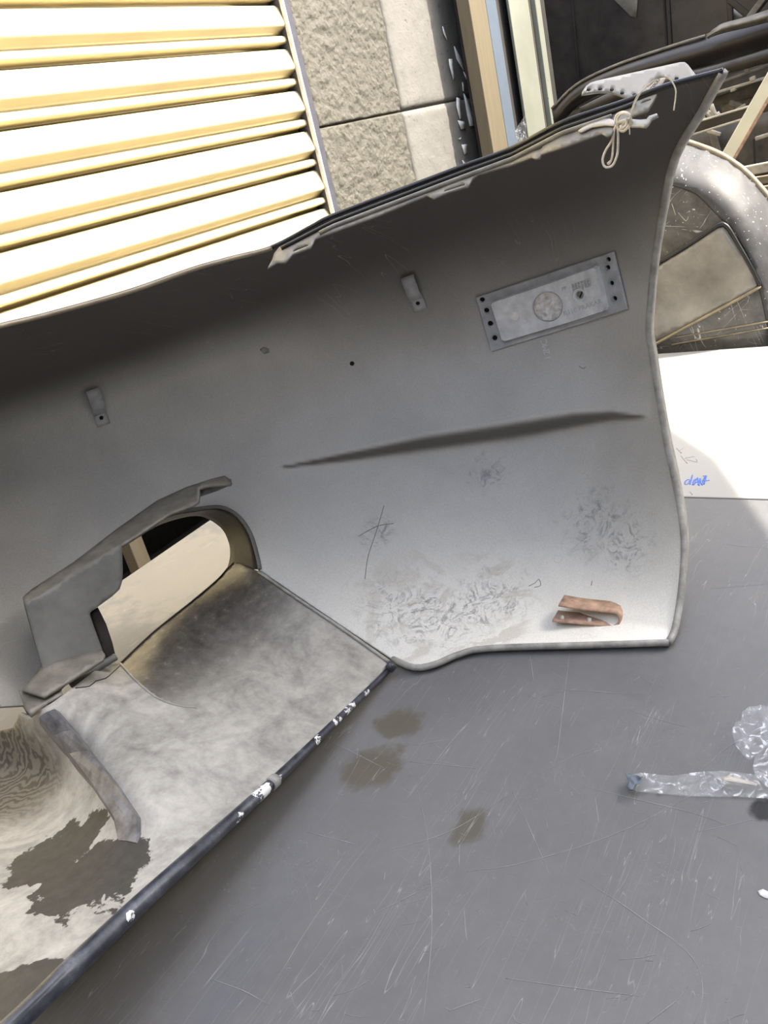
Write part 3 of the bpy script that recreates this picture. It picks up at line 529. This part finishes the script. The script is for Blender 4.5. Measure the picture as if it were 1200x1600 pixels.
# clear tape and crumpled film on the table
def wob(x, y, z0, amp, s, seed): return atZ(x, y, np.array([z0+amp*(.5+.5*mnoise.noise(Vector((a/s, b/s, seed)))) for a, b in zip(np.ravel(x), np.ravel(y))]).reshape(np.shape(x)))
tag(sheet('clear_tape', [(984,1212),(1000,1207),(1050,1212),(1090,1206),(1130,1204),(1180,1210),(1215,1215),(1215,1248),(1150,1245),(1080,1244),(1010,1238),(982,1236)], lambda x, y: wob(x, y, .0006, .003, 14, 3.), MT['tape'], step=4, thick=.0004), 'strip of clear adhesive tape lying on the black table', 'tape')
tag(sheet('tape_end', [(977,1206),(985,1210),(996,1211),(1004,1214),(1003,1220),(993,1228),(990,1234),(994,1236),(985,1236),(979,1230),(982,1222)], lambda x, y: wob(x, y, .004, .012, 9, 8.), MT['palestrip'], step=3, thick=.0005), 'curled pale end of the clear tape on the table', 'tape')
tag(sheet('crumpled_film', [(1143,1140),(1150,1128),(1158,1125),(1160,1112),(1170,1104),(1190,1101),(1220,1110),(1240,1160),(1225,1225),(1196,1228),(1180,1212),(1176,1200),(1180,1180),(1172,1188),(1162,1180),(1150,1165)], lambda x, y: wob(x, y, .002, .022, 34, 1.), MT['film'], step=4, thick=.0003), 'crumpled clear plastic film at the right edge of the table', 'plastic film')
tag(sheet('torn_sliver', [(1127,1214),(1140,1212),(1185,1224),(1182,1228),(1150,1222),(1130,1219)], lambda x, y: wob(x, y, .007, .004, 20, 5.), MT['whiteplastic'], step=5, thick=.0004), 'narrow pale torn sliver on the clear tape', 'scrap')

# ------------------------------------------------------------------ the bumper
bp = thing('car_bumper', pt(atZ, 800, 1018), 'large grey-black car bumper seen from inside standing on the black table', 'bumper')
TOP = [(-150,552),(-70,530),(0,510),(75,492),(200,457),(300,422),(360,405),(425,388),(485,357),(520,339),(625,299),(723,262),(800,234),(878,194),(976,161),(1025,142),(1060,131),(1130,113)]
RIGHT = [(1130,113),(1110,150),(1095,178),(1066,224),(1049,265),(1036,330),(1024,402),(1017,470),(1014,519),(1019,551),(1028,610),(1041,686),(1056,756),(1067,820),(1069,870),(1063,936),(1054,985),(1045,1004)]
BOT = [(1045,1004),(920,1008),(764,1013),(716,1023),(680,1038),(647,1043),(614,1030)]
SEAM = [(614,1030),(540,981),(460,927),(406,890)]
HOLE = [(406,890),(402,869),(391,834),(372,807),(345,793),(307,796),(268,803),(234,826)]
cT = [tuple(p) for p in curve(TOP, 9)]; cR = [tuple(p) for p in curve(RIGHT, 9)]; cB = [tuple(p) for p in curve(BOT, 9)]; cS = [tuple(p) for p in curve(SEAM, 9)]; cH = [tuple(p) for p in curve(HOLE, 7)]
skin_out = cT+cR[1:]+cB[1:]+cS[1:]+cH[1:]+[(192,853),(150,950),(150,1020),(48,1120),(38,1102),(0,1104),(-150,1108)]
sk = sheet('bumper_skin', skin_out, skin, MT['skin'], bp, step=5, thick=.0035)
def dust_shade_at(x, y):  # dusty tone, with shade of the overhang and crease painted in
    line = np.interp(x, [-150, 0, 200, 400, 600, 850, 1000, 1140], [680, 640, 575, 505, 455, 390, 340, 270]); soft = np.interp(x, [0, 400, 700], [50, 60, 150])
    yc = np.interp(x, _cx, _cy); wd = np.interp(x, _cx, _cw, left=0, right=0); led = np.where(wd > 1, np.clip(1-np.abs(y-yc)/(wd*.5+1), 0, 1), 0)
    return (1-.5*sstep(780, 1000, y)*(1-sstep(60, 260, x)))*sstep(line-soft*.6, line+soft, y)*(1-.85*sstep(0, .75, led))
set_attr(sk, 'dust_shade', dust_shade_at); set_attr(sk, 'dust_light', lambda x, y: sstep(700, 1000, y)*np.interp(x, [150, 300, 450, 700, 1000], [0, .25, .6, 1, .95]))  # second mask: dusty bottom, with light from above painted in
# rolled edges
def sk3(P, w=0.): P = np.array(P); return list(skin(P[:, 0], P[:, 1], np.full(len(P), w)) if w else skin(P[:, 0], P[:, 1]))
tube('end_edge', sk3(cR), .0042, MT['rim'], bp); tube('bottom_edge', sk3(cB), .0040, MT['rim'], bp)
tube('top_edge', [p+np.array((0, 0, .001)) for p in sk3([q for q in cT if q[0] > 420])], .0027, MT['topedge'], bp); tube('top_edge', sk3([q for q in cT if q[0] <= 428]), .0022, MT['tan'], bp)  # left stretch tan: its sunlit gold edge put into the colour
# outer face of the wrapped end, behind the edge
R3 = np.array(sk3(cR)); away = np.array(pt(rays, 1000, 500)); away[2] = 0; away = nz(away); sidev = nz(np.cross(away, (0, 0, 1)))
loft('end_return', [list(R3), list(R3+sidev*.006+away*.012), list(R3+sidev*.004+away*.03)], MT['rim'], bp)
# top mounting flange with slots and tabs
ytop = lambda x: np.interp(x, [p[0] for p in TOP], [p[1] for p in TOP])
def flr(x, y, k=.0011, d=.002): x = np.asarray(x, float); y = np.asarray(y, float); t = ytop(x); return atR(x, y, SKIN_R(x, t)-d-k*(y-t))
FL = [(428,396),(436,386),(485,361),(520,343),(625,303),(723,266),(800,238),(878,198),(976,165),(1022,148),(1026,147),(1017,163),(1010,173),(988,181),(975,192),(960,196),(956,209),(948,213),(939,208),(890,226),(845,241),(842,247),(835,248),(830,246),(800,257),(747,272),(738,279),(731,291),(700,300),(688,305),(677,310),(667,305),(590,337),(540,355),(492,373),(485,387),(457,397),(445,410),(433,410),(418,419),(425,406)]
slots = [[(672,293),(724,273),(724,269),(675,288)], [(692,300),(726,289),(727,286),(696,296)], [(442,386),(482,368),(482,365),(446,382)], [(456,394),(481,384),(482,381),(460,389)], [(1001,162),(1017,156),(1017,153),(1002,159)], [(944,184),(962,177),(962,174),(946,180)], ellipse(840,232,8,2.4,-18,14), ellipse(578,329,7,2.2,-20,14)]
sheet('top_flange', FL, flr, MT['topflange'], bp, slots, step=6, thick=.002)
tube('flange_bead', [pt(flr, x, ytop(x)+10)+np.array((0, 0, .0015)) for x in np.arange(440, 1000, 12.)], .0022, MT['gasket'], bp)
tube('flange_ridge', [pt(flr, x, ytop(x)+17)+np.array((0, 0, .001)) for x in np.arange(500, 960, 12.)], .0028, MT['topflange'], bp)
sheet('flange_tongue', [(903,204),(912,198),(925,191),(942,186),(953,185),(961,189),(960,196),(945,195),(925,198),(908,206)], lambda x, y: flr(x, y)-rays(x, y)*.006, MT['whiteplastic'], bp, step=5, thick=.0015)
sheet('flange_hook', [(985,197),(988,186),(1000,187),(1010,186),(1014,181),(1026,177),(1028,180),(1017,186),(1013,193),(1008,198),(998,197)], lambda x, y: flr(x, y)-rays(x, y)*.004, MT['rim'], bp, step=5, thick=.002)
# spring clips riveted to the skin
def clip(x0, y0, x1, y1, wd):
    a = np.array((x0, y0), float); b = np.array((x1, y1), float); L = np.linalg.norm(b-a); d = (b-a)/L; s = np.array((-d[1], d[0])); s = s if s[0] > 0 else -s
    root = None; secs = []
    prof = [(0, .004), (.06, .008), (.16, .009), (.24, .007), (.32, .0085), (.42, .0095), (.52, .006), (.6, .0025), (.68, .002)]
    for t, w in prof:
        c = a+d*L*t; secs.append([pt(skin, *(c-s*wd/2), w), pt(skin, *(c+s*wd/2), w)])
    o = loft('clip', secs, MT['clip'], bp, smooth=True); m = o.modifiers.new('solid', 'SOLIDIFY'); m.thickness = .0016
    p0 = a+d*L*.66; p1 = b; hc = a+d*L*.8
    pl = sheet('clip_foot', [tuple(p0-s*wd/2), tuple(p0+s*wd/2), tuple(p1+s*wd/2), tuple(p1-s*wd/2)], lambda x, y: skin(x, y, np.full(np.shape(x), .002)), MT['clip'], o, [ellipse(hc[0], hc[1], 3.3, 3.3, 0, 12)], step=8, thick=.0016)
    sheet('rivet_hole', ellipse(hc[0], hc[1], 3.6, 3.6, 0, 12), lambda x, y: skin(x, y, np.full(np.shape(x), .0006)), MT['hole'], o, step=4, thick=.0004)
clip(636, 428, 657, 484, 21); clip(141, 606, 162, 664, 21)
# lamp bracket
lb = sheet('lamp_bracket', [(744,463),(962,391),(984,482),(768,549)], lambda x, y: skin(x, y, np.full(np.shape(x), .004)), MT['lampplate'], bp,
    [ellipse(*c, 4.0, 4.0, 0, 12) for c in ((754,466),(761,483),(767,504),(774,527),(955,403),(954,416),(960,441),(965,465))], step=9, thick=.003, smooth=False)
bevel(lb, .0006, 1)
for c in ((754,466),(761,483),(767,504),(774,527),(955,403),(954,416),(960,441),(965,465)):
    sheet('screw_hole', ellipse(*c, 4.4, 4.4, 0, 12), lambda x, y: skin(x, y, np.full(np.shape(x), .0008)), MT['hole'], lb, step=5, thick=.0004)
    tube('hole_collar', [pt(skin, *p, .0045) for p in ellipse(*c, 5.0, 5.0, 0, 14)], .0007, MT['lampplate'], lb, n=6, closed=True)
BXO = [(769,470),(772,466),(936,412),(941,414),(956,477),(954,482),(792,531),(787,529)]
hol = [ellipse(862,474,24,24,0,28), ellipse(808.5,490,7.5,7.5,0,16), ellipse(915,456,7,7,0,16)]
lx = sheet('lamp_box', BXO, lambda x, y: skin(x, y, np.full(np.shape(x), .012)), MT['lampbox'], bp, hol, step=8, thick=.010, smooth=False); bevel(lx, .0012, 2)
sheet('round_opening', hol[0], lambda x, y: skin(x, y, np.array([.009+.003*mnoise.noise(Vector((a*.16, b*.16, 0))) for a, b in zip(np.ravel(x), np.ravel(y))])), MT['lit_film'], lx, step=3, thick=.0004, smooth=False)  # sunlit film behind the hole, its brightness painted as pale colour
tube('opening_rim', [pt(skin, *p, .0122) for p in ellipse(862, 474, 24.5, 24.5, 0, 30)], .0006, MT['lampplate'], lx, n=5, closed=True)
sheet('small_opening', hol[1], lambda x, y: skin(x, y, np.full(np.shape(x), .0115)), MT['lit_hole'], lx, step=4, thick=.0004); sheet('screw_head', hol[2], lambda x, y: skin(x, y, np.full(np.shape(x), .008)), MT['rivet'], lx, step=4, thick=.002)  # small hole: the sunlit white beyond painted as a pale disc
tube('screw_slot', [pt(skin, 913, 461, .009), pt(skin, 917, 451, .009)], .0008, MT['hole'], lx, n=5); tube('screw_boss', [pt(skin, *p, .0122) for p in ellipse(915, 457, 11, 11, 0, 20)], .0011, MT['lampbox'], lx, n=6, closed=True)
def tx(ox, oy, ang, w): 
    a = math.radians(ang); return lambda u, v: skin(ox+u*math.cos(a)+v*math.sin(a), oy+u*math.sin(a)-v*math.cos(a), np.full(np.shape(u), w))
text_on('embossed_text', 'K110 PRAKAR', tx(889, 489, -17, .0124), 11, MT['emboss'], lx, .0004); text_on('embossed_text', 'PP', tx(886, 448, -17, .0124), 8, MT['emboss'], lx, .0004)
for i in range(3):
    for j in range(6): c = (902+j*5.2+i*.9, 437.5-j*1.5+i*4.6-.0); sheet('date_grid_cell', [c, (c[0]+4.4, c[1]-1.3), (c[0]+5.2, c[1]+2.7), (c[0]+.8, c[1]+4.0)], lambda x, y: skin(x, y, np.full(np.shape(x), .0124)), MT['emboss'], lx, step=6, thick=.0004)
text_on('stencil_mark', '1 2MC', tx(862, 561, -105, .0006), 14, MT['chalk'], bp, .0003, .8)
# little marks and blemishes
sheet('blemish_chip', [(406,546),(412,542),(420,545),(421,550),(412,553)], lambda x, y: skin(x, y, np.full(np.shape(x), .001)), MT['rim'], bp, step=4, thick=.0015); sheet('pin_hole', ellipse(550,568,3.6,3.6,0,12), lambda x, y: skin(x, y, np.full(np.shape(x), .0004)), MT['hole'], bp, step=4, thick=.0004)
mk = []
for q in ([(600,790),(588,830),(575,870),(570,905)], [(560,838),(590,822),(615,818)], [(905,572),(912,576),(915,573)], [(826,916),(836,911),(842,905),(845,915),(835,918)], [(925,908),(924,915)]):
    mk.append(tube('', [pt(skin, *p, .0003) for p in curve(q, 6)], .0005, None, n=4, obj=False))
tag(joined('scuff_marks', mk, MT['pencil'], bp), None, None, None, 'stuff')
# rusty folded bracket riveted low on the inside
rb = None; r0 = skin_r(np.array([910.]), np.array([972.]))[0]-.014
fr = curve([(863,970),(905,974.5),(945,978),(958,979),(966,975),(968.5,967),(964,960),(956,957),(905,951.5),(872.5,946)], 7)
secs = [[pt(atR, x+dx*k, y-dy*k, r0+.024*k) for x, y in fr] for k, dx, dy in ((0, 9, 15), (.5, 9, 15), (1, 9, 15))]
rb = loft('folded_bracket', secs, MT['rust'], bp); m_ = rb.modifiers.new('solid', 'SOLIDIFY'); m_.thickness = .0026; m_.offset = 0; rb['label'] = 'rusty brown folded steel bracket'
for c in ((878,962),(921,966)):
    p = pt(atR, *c, r0+.006); up = nz(pt(atR, c[0], c[1]-10, r0)-pt(atR, c[0], c[1], r0)); tube('rivet', [p-up*.009, p-up*.004, p+up*.0005, p+up*.001], [.0038, .0038, .0032, .0016], MT['rivet'], rb, n=10)
ph = [pt(atR, *q, r0+.024*.62-.0016) for q in ellipse(893, 940.5, 6, 2.3, 4, 14)]; meshobj('bolt_hole', ph, [tuple(range(14))], MT['hole'], rb)
# valance (floor of the bumper), its rib and lip
VO = [(404,893),(460,933),(540,986),(610,1036)]+[(603,1044),(520,1124),(425,1213),(320,1306),(219,1398),(155,1458),(95,1516),(32,1573),(-120,1708),(-150,1500),(-150,1140),(0,1142),(20,1137),(30,1114),(48,1121),(100,1085),(163,1036)]+[tuple(p) for p in curve(RIM, 6)]+[(365,880),(378,881)]
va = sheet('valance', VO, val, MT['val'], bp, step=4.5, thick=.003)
SC = [(188,1037),(213,1064),(245,1090),(276,1102),(307,1106),(430,1110),(600,1040),(404,885),(350,870)]
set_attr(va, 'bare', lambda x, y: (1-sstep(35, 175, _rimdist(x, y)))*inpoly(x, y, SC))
rv = np.array(curve(RIM+[(365,880),(378,881)], 6)); e0 = val(rv[:, 0], rv[:, 1]); q = rays(rv[:, 0], rv[:, 1])
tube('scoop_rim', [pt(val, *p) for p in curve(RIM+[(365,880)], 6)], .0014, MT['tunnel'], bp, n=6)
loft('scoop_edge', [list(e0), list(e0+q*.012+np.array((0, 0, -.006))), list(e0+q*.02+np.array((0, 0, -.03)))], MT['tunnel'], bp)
LP = [(613,1043,6),(575,1078,7.5),(520,1131,9),(428,1221,11),(325,1315,13),(219,1412,15),(155,1473,16),(95,1530,16),(36,1587,15),(-110,1722,15)]
lp = curve(LP, 14); tube('lip', [pt(atZ, x, y, float(VAL_Z(np.array([x]), np.array([y]))[0])-.004) for x, y, r in lp], [r*.00050 for x, y, r in lp], MT['lip'], bp, n=12)
tube('lip_seam_strip', [pt(val, x, y, .0025) for x, y in curve([(404,893),(460,932),(540,986),(608,1034)], 10)], .0020, MT['rim'], bp)
lq = [(x, y, r) for x, y, r in curve(LP, 4) if 420 < x < 434]; tube('lip_clip', [pt(atZ, x, y, float(VAL_Z(np.array([x]), np.array([y]))[0])-.004) for x, y, r in lq], [r*.00062 for x, y, r in lq], MT['rim'], bp, n=12)
tube('lip_end_knob', [pt(atZ, 606, 1037, .02), pt(atZ, 616, 1046, .012)], .0052, MT['lip'], bp, n=8)
# tunnel wall of the fog lamp hole
fr_ = [np.array(p) for p in curve(HOLE+[(190,853)], 7)]; bk = [np.array(p, float) for p in curve([(357,888),(361,872),(360,850),(349,826),(326,809),(307,804),(280,808),(240,822),(193,851)], 7)]
k = 60; rs = lambda L: [np.array([np.interp(i*(len(L)-1)/(k-1), range(len(L)), [p[c] for p in L]) for c in (0, 1)]) for i in range(k)]; fi = rs(fr_); bi = rs(bk)
secs = []
for s_ in np.linspace(0, 1, 6): secs.append([pt(atR, *(a+(b-a)*s_), skin_r(np.array([a[0]]), np.array([a[1]]))[0]-.001+.06*s_) for a, b in zip(fi, bi)])
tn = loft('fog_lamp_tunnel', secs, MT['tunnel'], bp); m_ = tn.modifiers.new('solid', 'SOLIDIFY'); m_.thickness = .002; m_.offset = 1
tube('hole_edge', sk3(cH, .001), .0026, MT['flangeplate'], bp)
# fog lamp mounting plate
def plr(x, y, d=0.): x = np.asarray(x, float); y = np.asarray(y, float); return atR(x, y, .985+.00018*(x-100)-.00004*(y-950)+d)
TOPR = [(36,932),(50,920),(115,878),(184,825),(245,782),(291,761),(330,748),(351,743),(361,750),(362,756)]
FOLD = [(40,942),(60,934),(120,893),(190,851),(230,826),(264,803),(300,790),(309,784),(309,763),(322,759)]
sheet('mounting_plate', [(38,940),(60,932),(120,893),(190,851),(191,860),(192,892),(191,908),(187,921),(175,932),(153,948),(142,956),(140,962),(150,988),(161,1018),(159,1024),(70,1076),(66,1040),(50,985)], plr, MT['flangeplate'], bp, step=8, thick=.0035)
sheet('plate_top_strip', TOPR+[(330,772),(345,766),(318,775),(322,759),(309,763),(309,784),(300,790),(264,803),(230,826),(190,853),(120,895),(60,935),(40,944)][3:]+[], lambda x, y: plr(x, y)+rays(x, y)*(np.clip((np.interp(x, [p[0] for p in FOLD], [p[1] for p in FOLD])-y)*.0016, 0, .06))[..., None], MT['topflange'], bp, step=6, thick=.003)
sheet('plate_top_strip', [(309,768),(322,759),(361,748),(363,757),(340,767),(314,776)], lambda x, y: plr(x, y, .02), MT['flangeplate'], bp, step=8, thick=.004)
def foot(x, y): return plr(x, y, -.0009*1.)-rays(x, y)*(np.clip((np.asarray(y, float)-(1087-.52*(np.asarray(x, float)-40))+28)*.0009, -.01, .05))[..., None]
sheet('plate_foot', [(66,1040),(34,1077),(69,1088),(161,1030),(164,1022),(158,1015)], foot, MT['topflange'], bp, step=7, thick=.0035)
sheet('plate_foot', [(29,1078),(34,1080),(69,1091),(96,1077),(98,1084),(74,1100),(50,1121),(38,1104)], lambda x, y: foot(x, y)+rays(x, y)*.012, MT['topflange'], bp, step=7, thick=.003)
sheet('side_web', [(141,957),(153,949),(166,975),(176,1005),(181,1027),(163,1036),(158,1012)], lambda x, y: plr(x, y, .016), MT['tunnel'], bp, step=8, thick=.003)
tube('lower_strip', [pt(plr, *p, .006) for p in curve([(110,1070),(145,1048),(181,1026)], 10)], .0042, MT['flangeplate'], bp, n=6)
# rib on the valance
def ribs(k):
    L = [(57,1122),(80,1150),(103,1178),(140,1226),(173,1279),(180,1312)][k]; Rr = [(92,1104),(120,1138),(147,1172),(190,1225),(222,1272),(222,1318)][k]; hgt = [.012, .018, .022, .022, .014, .001][k]
    L = np.array(L, float); Rr = np.array(Rr, float); d = (Rr-L)
    a = pt(val, *L); b = pt(val, *Rr); up = np.array((0, 0, 1.)); a2 = pt(val, *(L+d*.12), hgt); b2 = pt(val, *(L+d*.80), hgt)
    return [a-up*.008, a2, a2*.5+b2*.5+up*.001, b2, b-up*.008]
loft('stiffening_rib', [ribs(k) for k in range(6)], MT['rib'], bp, caps=True, smooth=False)
tube('crack_line', [pt(val, *p, .0005) for p in curve([(188,1040),(180,1047),(165,1060),(150,1064),(140,1072),(118,1075)], 6)], .0006, MT['tunnel'], bp, n=4)
tube('scoop_crease', [pt(val, *p, .0008) for p in curve([(188,1037),(213,1064),(245,1090),(276,1102),(307,1106)], 6)], [.0016-.00004*i for i in range(len(curve([(188,1037),(213,1064),(245,1090),(276,1102),(307,1106)], 6)))], MT['rim'], bp, n=5)

# ------------------------------------------------------------------ white bracket tied to the top edge, and its string
def wbr(x, y): x = np.asarray(x, float); y = np.asarray(y, float); return atR(x, y, .925+.018*np.sin((x-910)/60.)+.0006*(140-y))
wk = thing('white_bracket', pt(wbr, 1000, 150), 'white plastic mounting bracket with holes tied on top of the bumper', 'bracket')
sheet('bracket_body', [(910,147),(911,141),(916,134),(923,129),(932,126),(995,112),(1063,97),(1070,97),(1075,101),(1091,122),(1078,129),(1065,131),(1053,128),(1044,121),(1030,118),(1018,128),(1007,152),(1002,155),(984,153),(956,143),(935,143)], wbr, MT['whiteplastic'], wk, [ellipse(*c, 3.0, 2.0, -10, 10) for c in ((920,139.5),(938,138.6),(956,139.8),(972,145),(991.5,148))]+[ellipse(1057,122.5,2.6,2.0,30,10)], step=6, thick=.0025)
for c in ((920,139.5),(938,138.6),(956,139.8),(972,145),(991.5,148),(1057,122.5)): sheet('bolt_hole', ellipse(*c, 3.3, 2.3, -10, 10), lambda x, y: wbr(x, y)-rays(x, y)*.0006, MT['hole'], wk, step=4, thick=.0006)
sheet('label_flap', [(1005,153),(1012,138),(1027,123),(1040,121),(1033,134),(1024,145)], lambda x, y: wbr(x, y)-rays(x, y)*.012, MT['paper'], wk, step=6, thick=.0012)
a_ = math.radians(-52); text_on('label_text', 'STOCKS', lambda u, v: (lambda x, y: wbr(x, y)-rays(x, y)*.0128)(1017.5+u*math.cos(a_)-v*math.sin(a_)*-1, 142+u*math.sin(a_)-v*math.cos(a_)), 6.2, MT['ink'], wk, .0003)
sg = thing('tied_string', pt(flr, 975, 185), 'cream cotton string with a knot and long loop hanging from the bumper flange', 'string')
def st(x, y, d): return pt(flr, min(x, 1050), min(y, 196.))*0+pt(atR, x, y, SKIN_R(np.array([min(x, 1040.)]), np.array([ytop(min(x, 1040.))]))[0]-d)
Zs = lambda a: (890+a[0]/5.714, 80+a[1]/5.714)
def strand(name, pts, d, r): tube(name, [st(p[0], p[1], p[2]) for p in curve([(*Zs(q), d if len(q) < 3 else q[2]) for q in pts], 3)], r, MT['string'], sg, n=7)
strand('loop', [(430,640),(400,700),(380,790),(320,890),(295,970),(310,1025),(345,1038),(390,1010),(425,920),(432,820),(430,700),(420,650)], .040, .0011)
strand('loop', [(395,690),(390,800),(380,940),(355,1005),(340,1000),(370,980)], .038, .0010)
strand('knot', [(410,640),(415,580),(470,545),(530,560),(545,620),(520,680),(480,715),(450,700),(480,650),(540,605),(555,640),(520,690)], .044, .0012); strand('knot', [(420,640),(480,620),(540,600),(530,565),(470,555),(430,600),(440,640)], .048, .0012); strand('knot', [(500,600),(510,650),(470,690),(455,660)], .050, .0012)
strand('tail', [(525,650),(535,700),(537,745)], .046, .0005); strand('tail', [(545,550),(575,460),(610,390),(680,320),(760,255)], .040, .0005); strand('tail', [(555,555),(590,450),(640,360),(665,300)], .036, .0005)
strand('tail', [(850,215),(890,240),(925,290),(948,350),(945,420),(930,530)], .040, .0006)

# ------------------------------------------------------------------ tarpaulin on poles, added out of view to shade the table
hz = 2.2; off = SUN_AZ*hz/math.tan(SUN_EL)
sp_ = [(.25,1.6),(1.15,1.45),(1.27,.9),(1.43,.43),(1.274,.307),(1.129,.237),(.30,-.16),(-1.0,-.75),(-1.3,.6),(-.9,1.5)]
cn = thing('added_tarpaulin', (off[0]-.2, off[1]+.4, -.75), 'grey tarpaulin on poles, added out of view to shade the table', 'tarpaulin')
V = [(p[0]+off[0], p[1]+off[1], hz) for p in sp_]; V += [(x, y, z+.004) for x, y, z in V]; n = len(sp_)
meshobj('tarpaulin', V, [tuple(range(n))[::-1], tuple(range(n, 2*n))]+[(i, (i+1) % n, n+(i+1) % n, n+i) for i in range(n)], MT['tarp'], cn)
for i in (6, 7, 8): tube('pole', [(V[i][0], V[i][1], -.75), (V[i][0], V[i][1], hz)], .015, MT['steel'], cn)
